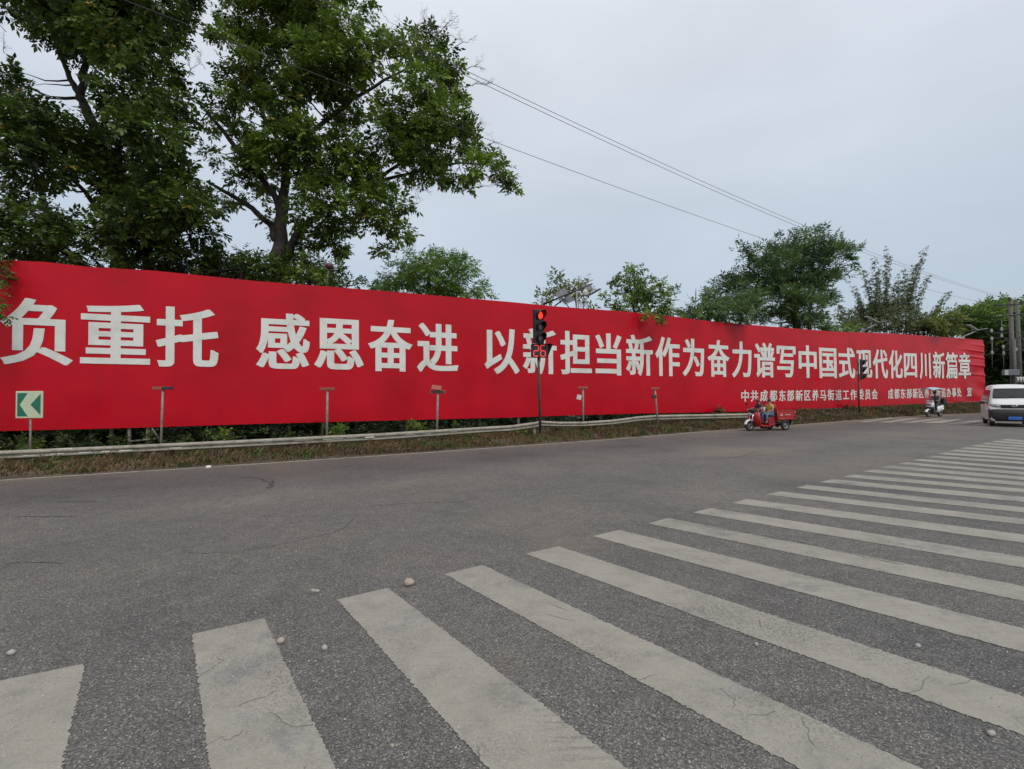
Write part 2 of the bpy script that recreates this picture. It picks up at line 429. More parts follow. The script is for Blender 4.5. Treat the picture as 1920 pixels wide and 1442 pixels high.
# crosswalk stripes: near end left/right corner, then a point further along each edge (read off the photograph)
STR = [((-130, 1304), (-420, 1442), (160, 1245), (115, 1442)),
       ((360, 1190), (393, 1442), (495, 1160), (630, 1442)),
       ((632, 1125), (915, 1442), (727, 1103), (1175, 1442)),
       ((833, 1077), (1490, 1442), (905, 1060), (1735, 1442)),
       ((985, 1039), (1920, 1385), (1047, 1025), (1920, 1304)),
       ((1111, 1006), (1920, 1227), (1161, 994), (1920, 1177)),
       ((1215, 982), (1920, 1130), (1252, 972), (1920, 1098)),
       ((1299, 961.5), (1920, 1067.5), (1332, 953), (1920, 1043.5)),
       ((1372.5, 943.5), (1920, 1020), (1400, 936), (1920, 1001.5)),
       ((1436, 927.5), (1920, 985), (1463, 922), (1920, 973)),
       ((1492, 915), (1920, 962.5), (1514, 909.5), (1920, 951.5)),
       ((1537, 904.5), (1920, 941.5), (1561, 899), (1920, 932.5)),
       ((1579, 894.5), (1920, 924), (1600, 890), (1920, 917)),
       ((1618, 884.5), (1920, 911), (1637, 880.5), (1920, 905)),
       ((1651, 877), (1920, 900), (1670, 873.5), (1920, 895)),
       ((1683, 870), (1920, 890), (1700, 867), (1920, 886)),
       ((1709, 863.5), (1920, 880.5), (1726, 861), (1920, 877))]
y = 857.5; px_ = 1734.0; sp = 6.0
for i in range(8):
    STR.append(((px_, y), (1960, y+15-i*1.2), (px_+17-i*.8, y-2.6+i*.08), (1960, y+12.0-i*1.1)))
    y -= sp; px_ += 22-i*.6; sp *= .91
rs = random.Random(5)
def rag_strip(a, b, c, d, z, m, parent, name, n, jit):
    """quad a-b (one edge) / d-c (other edge) with ragged edges"""
    vs, fs = [], []
    w = (d-a)
    for i in range(n+1):
        t = i/n; p = a.lerp(b, t); q = d.lerp(c, t)
        wd = (q-p).normalized()
        p = p+wd*rs.gauss(0, jit); q = q+wd*rs.gauss(0, jit)
        if i in (0, n): pass
        vs += [(p.x, p.y, z), (q.x, q.y, z)]
    for i in range(n): fs.append((2*i, 2*i+2, 2*i+3, 2*i+1))
    return MB().add(vs, fs).build(name, m, parent)
for i, (l0, l1, q0, q1) in enumerate(STR):
    L0, L1, Q0, Q1 = gnd(*l0), gnd(*l1), gnd(*q0), gnd(*q1)
    Ln = 5.5 if i < 17 else 6.5
    dl = (L1-L0).normalized(); dq = (Q1-Q0).normalized(); dm = (dl+dq).normalized()
    if i > 2: dl = dq = dm
    rag_strip(L0, L0+dl*Ln, Q0+dq*Ln, Q0, .004, M_PAINT, road, 'crosswalk_stripe', 420 if i < 9 else 24, .0045)
# second crossing, far right
for (a, b, c, d) in (((1608, 791), (1668, 783.5), (1684, 783.5), (1628, 791.5)), ((1645, 792), (1704, 784.5), (1724, 784.8), (1672, 792.2)),
                     ((1686, 792.2), (1752, 785), (1776, 785.4), (1712, 792.8)), ((1725, 793), (1770, 787.5), (1806, 785.6), (1768, 793.6)),
                     ((1772, 795), (1800, 791), (1846, 787.8), (1812, 795.2)), ((1822, 796.5), (1846, 793), (1872, 791.2), (1852, 797.4))):
    A, B, C_, D = (gnd(*p) for p in (a, b, c, d))
    rag_strip(A, B, C_, D, .004, M_PAINT, road, 'crosswalk_stripe', 12, .01)

# cracks in the asphalt
def crack(pts, w0=.010, seed=1, z=.0035, m=None):
    r = random.Random(seed); P = [gnd(*p) for p in pts]; Q = []
    for a, b in zip(P, P[1:]):
        n = max(2, int((b-a).length/.06))
        for i in range(n): Q.append(a.lerp(b, i/n))
    Q.append(P[-1]); vs, fs = [], []; off = 0
    for i, q in enumerate(Q):
        t = (Q[min(i+1, len(Q)-1)]-Q[max(i-1, 0)]).normalized(); nn = Vector((-t.y, t.x, 0))
        off = off*.7+r.gauss(0, .012); w = w0*r.uniform(.3, 1.2)*(min(i, len(Q)-1-i) > 0)+.001
        vs += [q+nn*(off-w)+Vector((0, 0, z)), q+nn*(off+w)+Vector((0, 0, z))]
    for i in range(len(Q)-1): fs.append((2*i, 2*i+2, 2*i+3, 2*i+1))
    MB().add(vs, fs).build('crack', m or M_CRACK, road)
crack([(335, 1030), (360, 1036), (430, 1037), (500, 1025), (560, 1013), (620, 1000), (645, 990), (662, 972)], .003, 2)
crack([(440, 896), (490, 896), (503, 905), (515, 912), (505, 917)], .016, 3)
crack([(500, 917), (512, 907), (510, 900)], .02, 4)
crack([(105, 941), (150, 940), (185, 941)], .012, 5)
crack([(30, 968), (90, 969), (142, 969)], .011, 6)
crack([(482, 987), (498, 986)], .03, 7)
crack([(1245, 975), (1330, 990), (1500, 1018), (1700, 1062)], .004, 8, .0065)
crack([(1020, 873), (1180, 866), (1330, 861), (1470, 850), (1620, 842)], .007, 10)
crack([(1300, 862), (1385, 858), (1420, 846)], .006, 11)
crack([(1430, 1165), (1425, 1178)], .003, 12, .0065)
crack([(700, 950), (760, 944), (860, 941), (905, 930)], .006, 13)
crack([(0, 1060), (40, 1055), (120, 1058)], .006, 14)

rc = random.Random(77)
M_HAIR_CR = mat('hairline_crack', (.13, .122, .11), .9)
for i in range(30):
    x, y = rc.uniform(380, 1880), rc.uniform(1060, 1420); an = rc.choice((.5, -.35, 1.3, 2.2))+rc.gauss(0, .25); P = [(x, y)]
    for _ in range(rc.randint(2, 4)):
        l_ = rc.uniform(14, 34); an += rc.gauss(0, .35); x += math.cos(an)*l_; y += math.sin(an)*l_*.5; P.append((x, y))
    crack(P, rc.uniform(.0004, .0011), 200+i, .0065, M_HAIR_CR)
# ------------------------------------------------------------------ verge grass (uncountable)
nr = np.random.default_rng(11)
def grass(name, N, xr, trange, hmin, hmax, m, label_kind=True, wid=.012, clump=True):
    X = nr.uniform(xr[0], xr[1], N*3); t = nr.uniform(trange[0], trange[1], N*3)
    dens = .5+.5*np.sin(X*1.7+np.sin(X*.6)*3)*np.sin(t*9+X*.8)
    keep = nr.random(N*3) < (.06+.94*dens**1.6); X = X[keep][:N]; t = t[keep][:N]; n = len(X)
    ey = np.interp(X, EX, EY); by = np.array([board_y(x) for x in X]); Y = ey+(by-ey)*t
    Z = np.array([verge_t(x, tt) for x, tt in zip(X, t)])
    h = nr.uniform(hmin, hmax, n)*(0.6+.8*nr.random(n)); a = nr.uniform(0, 2*np.pi, n); lean = nr.uniform(.1, 1.1, n)
    d = np.stack([np.cos(a), np.sin(a)], 1); w = wid*nr.uniform(.6, 1.5, n)
    side = np.stack([-d[:, 1], d[:, 0]], 1)
    b = np.stack([X, Y, Z-.01], 1); v = np.zeros((n, 4, 3))
    v[:, 0] = b; v[:, 0, :2] -= side*w[:, None]; v[:, 1] = b; v[:, 1, :2] += side*w[:, None]
    mid = b.copy(); mid[:, :2] += d*(h*lean*.3)[:, None]; mid[:, 2] += h*.6
    v[:, 2] = mid; v[:, 2, :2] += side*(w*.7)[:, None]
    tip = b.copy(); tip[:, :2] += d*(h*lean)[:, None]; tip[:, 2] += h
    v[:, 3] = tip
    f = np.arange(n*4).reshape(n, 4)
    patch = .5+.5*np.sin(X*.55+2*np.sin(t*4))
    tint = np.repeat(np.clip(nr.normal(.42+.25*patch, .22, n), 0, 1), 4)
    return link_mesh(name, np_mesh(name, v.reshape(-1, 3), f, m, tint))
tag(grass('verge_grass', 90000, (-17, 12), (.03, .98), .03, .11, M_GRASS), kind='stuff')
tag(grass('verge_grass', 50000, (12, 46), (.02, .98), .04, .13, M_GRASS, wid=.018), kind='stuff')

M_TUFT = leaf_mat('green_tufts', (.025, .045, .012), (.12, .17, .04), .7, .25)
def tufts(N, seed, m, hh):
    r = np.random.default_rng(seed); X = r.uniform(-16, 40, N); t = r.uniform(.05, .95, N)**1.2; P = []
    for x, tt in zip(X, t):
        e = edge_y(x); y = e+(board_y(x)-e)*tt; z = verge_t(x, tt); k = r.integers(14, 34); sc_ = r.uniform(.5, 1.6)
        for _ in range(k):
            a = r.uniform(0, 6.283); o = r.normal(0, .07*sc_, 2); h = r.uniform(.5, 1.2)*hh*sc_; l = r.uniform(.2, .9); w = .008*sc_+.004
            b_ = np.array([x+o[0], y+o[1], z-.01]); d = np.array([math.cos(a), math.sin(a), 0]); sd_ = np.array([-d[1], d[0], 0])*w
            P += [b_-sd_, b_+sd_, b_+d*h*l*.4+np.array([0, 0, h*.65])+sd_*.8, b_+d*h*l+np.array([0, 0, h])]
    V_ = np.array(P); n = len(V_)//4
    link = link_mesh('grass_tufts', np_mesh('grass_tufts', V_, np.arange(n*4).reshape(n, 4), m, np.repeat(np.clip(r.normal(.5, .22, n), 0, 1), 4)))
    tag(link, kind='stuff')
tufts(700, 5, M_TUFT, .13)
tufts(700, 6, M_GRASS, .16)
# ------------------------------------------------------------------ foliage
def sprays(C, D, size, n_leaf, lw, rnd, droop=.35, fan=False):
    """C centres, D directions -> verts (n*4), faces, per-vertex spray index"""
    n = len(C); D = D/np.linalg.norm(D, axis=1, keepdims=True)
    up_ = rnd.normal(0, .35, (n, 3)); up_[:, 2] += 1
    S = np.cross(D, up_); S /= np.linalg.norm(S, axis=1, keepdims=True)+1e-9
    U = np.cross(S, D); sz = size*rnd.uniform(.45, 1.4, n)
    V = np.zeros((n, n_leaf, 4, 3))
    for j in range(n_leaf):
        s = (j+1)/n_leaf if not fan else .1
        sg = (1 if j % 2 else -1)
        if j == n_leaf-1: ld = D.copy(); base = C+D*(sz*s*.75)[:, None]
        else:
            if fan:
                an = (j/(n_leaf-1)-.5)*2.6; ld = D*math.cos(an)+S*math.sin(an); base = C
            else:
                ld = D*.55+S*sg*.85; base = C+D*(sz*s*.8)[:, None]
        ld = ld+rnd.normal(0, .18, (n, 3)); ld[:, 2] -= droop*rnd.uniform(.3, 1.4, n); ld /= np.linalg.norm(ld, axis=1, keepdims=True)
        wd = np.cross(ld, U+rnd.normal(0, .45, (n, 3))); wd /= np.linalg.norm(wd, axis=1, keepdims=True)+1e-9
        ll = (sz*.5*rnd.uniform(.7, 1.2, n))[:, None]; ww = ll*lw
        V[:, j, 0] = base; V[:, j, 1] = base+ld*ll*.45+wd*ww; V[:, j, 2] = base+ld*ll; V[:, j, 3] = base+ld*ll*.45-wd*ww
    return V.reshape(-1, 3), np.arange(n*n_leaf*4).reshape(-1, 4)

def crown(name, blobs, Y0, m, parent, dens=14, size=.42, n_leaf=7, lw=.22, cl=.5, seed=1, droop=.35, flat=.55, fan=False, dzspread=1.6, per=9, up=0.0, yellow=.01, shrink=1.0):
    """blobs: (px, py, rx, ry, [dz], [density factor]) read off the photograph, given depth of their own"""
    rnd = np.random.default_rng(seed); CC, DD, TT, centres = [], [], [], []
    for bl in blobs:
        px, py, rx, ry = bl[:4]; dz = bl[4] if len(bl) > 4 else rnd.uniform(-dzspread, dzspread); df = bl[5] if len(bl) > 5 else 1.0
        Y = Y0+dz; c = np.array(at(px, py, Y)); s = Y/FPX; Rx, Rz = rx*s*shrink, ry*s*shrink; Ry = max(Rx, Rz)*.9+.2
        centres.append((c, (Rx, Ry, Rz)))
        area = math.pi*Rx*Rz; ncl = max(2, int(area*dens*df/per*(1+Ry*.25)))
        p = rnd.normal(0, 1, (ncl, 3)); p /= np.linalg.norm(p, axis=1, keepdims=True); rr = rnd.random(ncl)**.45
        p *= rr[:, None]; cc = c+p*np.array([Rx, Ry, Rz]); csz = cl*rnd.uniform(.5, 1.3, ncl)*min(1, .5+.5*min(Rx, Rz)/.8)
        ctint = rnd.normal(0, .19, ncl)
        k = rnd.poisson(per, ncl)+2
        idx = np.repeat(np.arange(ncl), k); q = rnd.normal(0, 1, (len(idx), 3)); q /= np.linalg.norm(q, axis=1, keepdims=True); q *= (rnd.random(len(idx))**.4)[:, None]
        CC.append(cc[idx]+q*csz[idx, None]*np.array([1, 1, flat]))
        d = q+p[idx]*.6+rnd.normal(0, .25, (len(idx), 3)); d[:, 2] += up; DD.append(d); TT.append(ctint[idx])
    C = np.concatenate(CC); D = np.concatenate(DD); T = np.concatenate(TT)
    V, F = sprays(C, D, size, n_leaf, lw, rnd, droop, fan)
    tint = np.clip(.42+T+rnd.normal(0, .12, len(C)), 0, .94); tint[rnd.random(len(C)) < yellow] = 1.0
    tint = np.repeat(tint, n_leaf*4)+0
    me = np_mesh(name, V, F, m, tint)
    link_mesh(name, me, parent)
    return centres

M_BARK = mat('bark', (.040, .033, .027), .9, var=.35, scale=6, bump=.6, bscale=25)
M_BARK2 = mat('pale_bark', (.16, .15, .13), .9, var=.25, scale=6)
M_TWIG = mat('dead_twig', (.14, .125, .11), .9, var=.2)
M_LF_A = leaf_mat('leaf_dark', (.020, .042, .009), (.145, .225, .034), .45, .25, (.30, .24, .04))
M_LF_B = leaf_mat('leaf_mid', (.022, .048, .010), (.25, .37, .05), .45, .3, (.30, .26, .06))
M_LF_C = leaf_mat('leaf_bright', (.07, .14, .025), (.25, .42, .08), .5, .35, (.3, .3, .08))
M_LF_D = leaf_mat('leaf_yellowish', (.07, .11, .025), (.26, .28, .06), .5, .4, (.35, .28, .06))
M_LF_E = leaf_mat('leaf_bluegreen', (.030, .065, .026), (.18, .28, .085), .5, .35)
M_LF_F = leaf_mat('leaf_bamboo', (.055, .080, .032), (.24, .28, .11), .55, .35, (.24, .20, .10))
M_LF_G = leaf_mat('leaf_far', (.05, .095, .022), (.26, .38, .075), .55, .3)
M_LF_U = leaf_mat('leaf_undergrowth', (.012, .026, .008), (.07, .125, .028), .5, .3, (.2, .18, .05))  # leaf colour lowered to carry the deep shade below the board
M_LF_DRY = leaf_mat('leaf_dry', (.06, .045, .025), (.20, .13, .06), .7, .2)

def tree_wood(limbs, Y0, m, parent, twigs_to=None, seed=1, name='trunk', ntw=2):
    """limbs: (list of (px, py, radius m), dz)"""
    b = MB(); r = random.Random(seed); nodes = []
    for pts, dz in limbs:
        P = [at(px, py, Y0+dz*(i/max(1, len(pts)-1))) for i, (px, py, _) in enumerate(pts)]; Rr = [p[2] for p in pts]
        PP, RR = [], []
        for i in range(len(P)-1):
            for j in range(4):
                t = j/4; jx = Vector((r.gauss(0, 1), r.gauss(0, 1), r.gauss(0, .6)))*Rr[i]*.22
                PP.append(P[i].lerp(P[i+1], t)+(jx if j else Vector())); RR.append(Rr[i]*(1-t)+Rr[i+1]*t)
        PP.append(P[-1]); RR.append(Rr[-1]); b.tube(PP, RR, 9)
        nodes += list(zip(PP, RR))
    if twigs_to:
        for c, rad in twigs_to:
            for q in range(ntw):
                tgt = Vector(c)+Vector((r.uniform(-.8, .8)*rad[0], r.uniform(-.8, .8)*rad[1], r.uniform(-.5, .9)*rad[2]))
                best = min(nodes, key=lambda nd: (nd[0]-tgt).length+(2 if nd[0].z > tgt.z+.3 else 0))
                a = best[0]; L_ = (tgt-a).length
                mid = a.lerp(tgt, .5)+Vector((r.gauss(0, .1), r.gauss(0, .1), -.08*L_+r.gauss(0, .08)))*1.0
                rr = min(best[1]*.55, .02+.012*L_)
                b.tube([a, a.lerp(mid, .5)+Vector((0, 0, -.02*L_)), mid, mid.lerp(tgt, .6)+Vector((0, 0, .03*L_)), tgt], [rr, rr*.8, rr*.6, rr*.35, .008], 5)
    return b.build(name, m, parent)

def bare_twigs(starts, Y0, m, parent, seed=1, name='bare_twigs', L0=.5, depth=4, r0_=.018):
    r = random.Random(seed)
    def grow(b, p, d, L_, rad, n):
        q1 = p+d*L_*.5+Vector((r.gauss(0, .06), r.gauss(0, .06), r.gauss(0, .05)))*L_*2; q2 = q1+(d+Vector((r.gauss(0, .3), r.gauss(0, .3), r.gauss(0, .25)))).normalized()*L_*.5
        b.tube([p, q1, q2], [rad, rad*.8, rad*.6], 4, cap=False)
        if n > 0:
            for _ in range(r.choice((2, 2, 3))):
                nd = (d+Vector((r.gauss(0, .55), r.gauss(0, .5), r.gauss(0, .5)))).normalized(); grow(b, q2, nd, L_*r.uniform(.55, .85), rad*.6, n-1)
            if r.random() < .6: grow(b, q1, (d+Vector((r.gauss(0, .8), r.gauss(0, .5), r.gauss(0, .8)))).normalized(), L_*.6, rad*.5, n-1)
    for px, py, dx, dy, k in starts:
        p = at(px, py, Y0+r.uniform(-.6, .6)); d = (right*dx+up*dy+Vector((0, r.uniform(-.4, .4), 0))).normalized()
        b = MB(); grow(b, p, d, L0*k, r0_*k, depth); b.build('bare_twig', m, parent)

def tree_root(px, Y, z=0.0): 
    p = at(px, 700, Y); return Vector((p.x, p.y, z))
def tree(name, label, px, Y, group=None, cat='tree'):
    t = thing(name, label, cat, group=group)
    return t

# --- tree A (big, left)
YA = 19.5
tA = tree('broadleaf_tree', 'tall dark leafy tree at the far left edge behind the red board, several thick trunks', 200, YA)
cA = crown('crown', [
    (200, 40, 130, 60), (110, 5, 80, 45), (180, -60, 180, 70), (290, 45, 36, 40, .5), (240, 95, 90, 40), (150, 70, 70, 40), (305, 0, 30, 26),
    (255, 175, 75, 50), (320, 185, 36, 36, .4, .7), (285, 245, 70, 45), (345, 235, 24, 22, .5, .6), (20, 150, 35, 30, 0, .5), (55, 170, 40, 30, .3, .6),
    (20, 210, 35, 40), (75, 240, 65, 45), (130, 275, 60, 45), (50, 300, 70, 50, -1.2), (80, 325, 45, 18, -1), (215, 270, 50, 60), (215, 345, 45, 40),
    (320, 335, 65, 50), (245, 330, 60, 50, 1), (340, 400, 65, 45, -1), (280, 420, 60, 45), (385, 380, 30, 30, 0, .7), (395, 440, 25, 25, 0, .8),
    (40, 395, 60, 32), (90, 425, 60, 30), (30, 450, 60, 32), (110, 465, 55, 28), (175, 450, 22, 20, 0, .5), (215, 450, 40, 40), (300, 475, 60, 28), (360, 480, 55, 25), (250, 395, 42, 40), (30, -40, 50, 40, 0, .8), (20, 30, 18, 12, 0, .5)],
    YA-.9, M_LF_A, tA, dens=108, size=.38, lw=.24, seed=21, cl=.50, flat=.6, per=22, shrink=.9)
crown('hanging_branch', [(0, 572, 10, 20), (9, 584, 8, 9), (-20, 560, 25, 40), (-30, 500, 30, 40)], 13.6, M_LF_A, tA, dens=110, size=.2, seed=22, cl=.2, dzspread=.15)
tree_wood([([(228, 560, .34), (222, 505, .30), (208, 420, .27), (200, 330, .24), (188, 260, .2), (160, 200, .17), (150, 182, .15)], 0),
           ([(150, 182, .13), (132, 150, .10), (120, 118, .08), (100, 70, .05), (80, 10, .03)], .4),
           ([(150, 182, .15), (158, 130, .12), (164, 95, .1), (185, 40, .07), (210, -30, .05)], -.5),
           ([(200, 330, .14), (235, 250, .1), (270, 190, .08), (300, 120, .05), (330, 60, .03)], .6),
           ([(85, 560, .2), (92, 500, .18), (96, 440, .15), (80, 370, .1), (60, 300, .07)], .5),
           ([(285, 560, .18), (275, 470, .15), (290, 380, .1), (330, 320, .07)], -.6),
           ([(208, 420, .12), (160, 360, .08), (120, 320, .06), (60, 290, .04)], -.8),
           ([(228, 510, .14), (300, 440, .1), (350, 390, .06), (390, 375, .03)], 0)], YA, M_BARK, tA, cA, 31)
bare_twigs([(100, 380, 1, -.6, .9), (12, 60, -.2, .7, .8), (8, 100, .1, 1, .7), (352, 145, .1, 1, .9), (245, 235, .5, -.8, 1), (300, 290, -.4, .8, .8)], YA, M_TWIG, tA, 41, depth=3)

# --- tree B (big, centre-left)
YB = 21.5
tB = tree('broadleaf_tree', 'tall spreading tree with forked dark trunk and drooping right branches, above the word group after the gap', 525, YB)
tB['label'] = 'tall spreading tree with a forked dark trunk and drooping branches reaching right across the sky'
cB = crown('crown', [
    (462, 35, 48, 42), (440, 78, 34, 28), (530, 40, 45, 45), (595, 35, 50, 45), (645, 60, 35, 30), (560, -40, 150, 50), (452, 122, 32, 22),
    (505, 105, 50, 35), (570, 95, 45, 30), (620, 120, 60, 35), (470, 165, 45, 25), (690, 105, 38, 25), (650, 150, 40, 28), (735, 80, 35, 22), (770, 90, 35, 22), (815, 90, 30, 20),
    (545, 170, 50, 40), (600, 165, 45, 35), (665, 120, 40, 25), (830, 120, 40, 28), (790, 160, 50, 35), (850, 150, 28, 25),
    (495, 225, 55, 35), (550, 260, 60, 38), (640, 205, 30, 25, 0, .8), (760, 215, 50, 35), (835, 215, 45, 35), (740, 260, 40, 35), (800, 265, 60, 30), (868, 250, 35, 28),
    (890, 275, 35, 22), (925, 300, 22, 20), (940, 330, 16, 16), (955, 362, 13, 18), (790, 310, 60, 22), (850, 320, 50, 18), (890, 325, 25, 20),
    (820, 340, 18, 12), (882, 348, 16, 12), (500, 300, 50, 30), (580, 310, 55, 38), (655, 290, 45, 30), (640, 330, 55, 30), (700, 330, 38, 28),
    (600, 365, 42, 30, -1.2), (670, 375, 45, 28, -1.2), (730, 370, 28, 22), (762, 385, 18, 16), (590, 405, 40, 30, -1), (720, 410, 35, 25, -1), (745, 440, 22, 22),
    (728, 470, 13, 16), (645, 425, 22, 22), (625, 450, 28, 20), (590, 450, 25, 18), (475, 365, 22, 14, 0, .7), (450, 335, 30, 18, 0, .7), (425, 365, 25, 18, 0, .6),
    (430, 170, 30, 25), (405, 205, 16, 16, 0, .6), (380, 225, 20, 16, 0, .6), (445, 240, 18, 18, 0, .6), (470, 275, 30, 25), (415, 300, 25, 18, 0, .6), (500, 410, 20, 18, 0, .7), (620, 235, 30, 20, 0, .7), (500, 340, 25, 20)],
    YB, M_LF_B, tB, dens=108, size=.38, lw=.24, seed=23, cl=.46, flat=.6, dzspread=1.5, per=22, shrink=.93)
tree_wood([([(527, 600, .42), (526, 530, .36), (524, 470, .31), (528, 410, .26), (532, 370, .22)], 0),
           ([(530, 372, .2), (540, 300, .17), (556, 230, .14), (562, 150, .1), (575, 60, .06), (580, -30, .04)], .8),
           ([(528, 400, .17), (515, 367, .14), (475, 318, .12), (437, 270, .10), (412, 238, .08), (395, 218, .06), (370, 190, .04)], -.5),
           ([(524, 465, .16), (505, 419, .13), (460, 382, .11), (415, 356, .08), (388, 340, .05)], .5),
           ([(528, 500, .22), (545, 460, .19), (568, 427, .17), (600, 400, .14), (640, 375, .11), (700, 342, .09), (760, 300, .07), (810, 250, .05)], 1.0),
           ([(640, 375, .09), (700, 370, .06), (740, 390, .04), (745, 440, .02)], -.6),
           ([(700, 342, .08), (790, 320, .06), (860, 305, .045), (920, 310, .03), (950, 350, .015)], .4),
           ([(545, 280, .12), (600, 235, .10), (650, 195, .08), (720, 150, .06), (800, 110, .035)], -.9),
           ([(540, 290, .12), (500, 230, .1), (480, 180, .08), (468, 140, .06), (440, 120, .05)], -1.0),
           ([(760, 300, .06), (800, 230, .05), (840, 180, .04), (860, 140, .025)], .3),
           ([(562, 150, .07), (520, 100, .06), (470, 50, .04)], 0)], YB, M_BARK, tB, cB, 33)
bare_twigs([(778, 70, -.1, 1, 1.5), (775, 60, .5, 1, 1.2), (812, 70, .6, .7, 1.3), (700, 60, .1, 1, .8), (850, 90, .7, .6, 1.2), (875, 130, .9, .4, 1.0), (885, 160, 1, .1, 1.1), (890, 240, 1, .5, .8),
            (915, 270, 1, .3, .8), (950, 335, 1, .1, .6), (760, 350, 1, -.5, 1), (770, 420, .4, -.7, .8), (750, 470, .9, -.2, .8), (700, 455, .1, -1, .6), (800, 60, .9, .4, 1.1), (650, 20, .4, 1, .7), (385, 130, -.3, 1, .7)], YB, M_TWIG, tB, 43, L0=.42)

# --- low trees just behind the board
def small_tree(label, blobs, Y, m, limbs, seed, dens=36, size=.3, cl=.35, name='broadleaf_tree', wood=M_BARK, **k):
    t = tree(name, label, 0, Y)
    c = crown('crown', blobs, Y, m, t, dens=dens*2.3, size=size, seed=seed, cl=cl, **k)
    tree_wood(limbs, Y, wood, t, c, seed+5, ntw=2)
    return t
small_tree('dark low tree filling the gap between the two tall trees, just above the board', [(440, 500, 45, 22), (480, 485, 30, 22, 0, .7), (400, 505, 35, 20), (505, 520, 35, 18), (350, 510, 40, 18), (450, 465, 22, 12, 0, .5), (300, 505, 45, 16), (240, 498, 40, 14), (130, 490, 45, 14), (60, 482, 40, 12), (430, 520, 60, 12), (500, 500, 30, 22)], 19.5, M_LF_A,
           [([(450, 620, .12), (448, 540, .09), (455, 490, .04)], 0)], 51, dens=50, size=.3)
small_tree('low leafy tree right of the forked trunk, peeking over the board', [(570, 505, 38, 26), (610, 515, 34, 22), (555, 480, 25, 20), (635, 528, 22, 14), (650, 525, 15, 10, 0, .7), (665, 530, 10, 10, 0, .5), (540, 520, 40, 18), (600, 530, 50, 12), (620, 500, 20, 16)], 21, M_LF_B,
           [([(585, 630, .12), (580, 540, .09), (575, 490, .04)], 0)], 52, dens=46, size=.28)
small_tree('bright green bushy tree with rounded crown behind the board, left of the street lamps', [(800, 505, 50, 28), (760, 520, 45, 24), (850, 515, 42, 28), (880, 540, 32, 18), (825, 480, 22, 14), (725, 540, 28, 16), (860, 490, 20, 12), (800, 545, 80, 20), (900, 552, 15, 8), (710, 530, 12, 10, 0, .6)], 25, M_LF_C,
           [([(805, 640, .16), (803, 560, .12), (805, 500, .06)], 0), ([(803, 570, .08), (850, 520, .04)], .3), ([(803, 570, .08), (760, 520, .04)], -.3)], 53, dens=40, size=.36, droop=.6, n_leaf=8, lw=.14)
small_tree('sparse small tree with yellowish leaves behind the twin-panel street lamp', [(1035, 540, 16, 12), (1065, 535, 14, 10), (1090, 528, 14, 10), (1020, 555, 10, 9), (1050, 552, 18, 10), (1103, 530, 7, 8), (1085, 545, 12, 8), (1040, 525, 10, 6), (1098, 573, 6, 3), (1010, 562, 8, 7)], 29, M_LF_D,
           [([(1085, 640, .06), (1082, 590, .05), (1078, 550, .03)], 0), ([(1082, 600, .04), (1055, 560, .025), (1040, 540, .015)], .2), ([(1092, 600, .04), (1095, 560, .02), (1090, 530, .012)], -.2)], 54, dens=26, size=.42, cl=.25, droop=.3, n_leaf=6, lw=.22, wood=M_BARK2)
small_tree('young green tree spilling over the board top, right of the twin-panel street lamp', [(1190, 545, 30, 20), (1175, 520, 14, 12), (1215, 545, 30, 22), (1160, 540, 16, 14, 0, .7), (1200, 575, 50, 14), (1235, 565, 25, 18), (1262, 550, 8, 7, 0, .7), (1140, 562, 16, 12, 0, .6), (1185, 505, 8, 7, 0, .8), (1195, 505, 6, 8, 0, .8), (1150, 522, 7, 8, 0, .7), (1255, 580, 20, 12), (1290, 590, 20, 8, 0, .8)], 26.3, M_LF_B,
           [([(1195, 650, .1), (1190, 590, .07), (1180, 530, .03)], 0), ([(1190, 590, .05), (1220, 550, .03), (1250, 545, .015)], 0)], 55, dens=38, size=.32, cl=.3, dzspread=.8)
crown_parent = bpy.data.objects[[o.name for o in bpy.data.objects if o.get('label', '').startswith('young green tree')][0]]
crown('hanging_branch', [(1212, 586, 24, 6), (1225, 592, 14, 5), (1237, 601, 4, 7)], 24.2, M_LF_B, crown_parent, dens=60, size=.28, seed=77, cl=.2, dzspread=.12)
small_tree('dark dense bush behind the board at the left foot of the large feathery tree', [(1345, 570, 36, 24), (1310, 582, 26, 14), (1370, 585, 40, 18), (1395, 560, 25, 22), (1330, 590, 50, 12), (1330, 548, 18, 10, 0, .6)], 29.5, M_LF_E,
           [([(1345, 660, .1), (1345, 600, .08), (1340, 560, .03)], 0)], 56, dens=34, size=.36, cl=.4, wood=M_BARK)
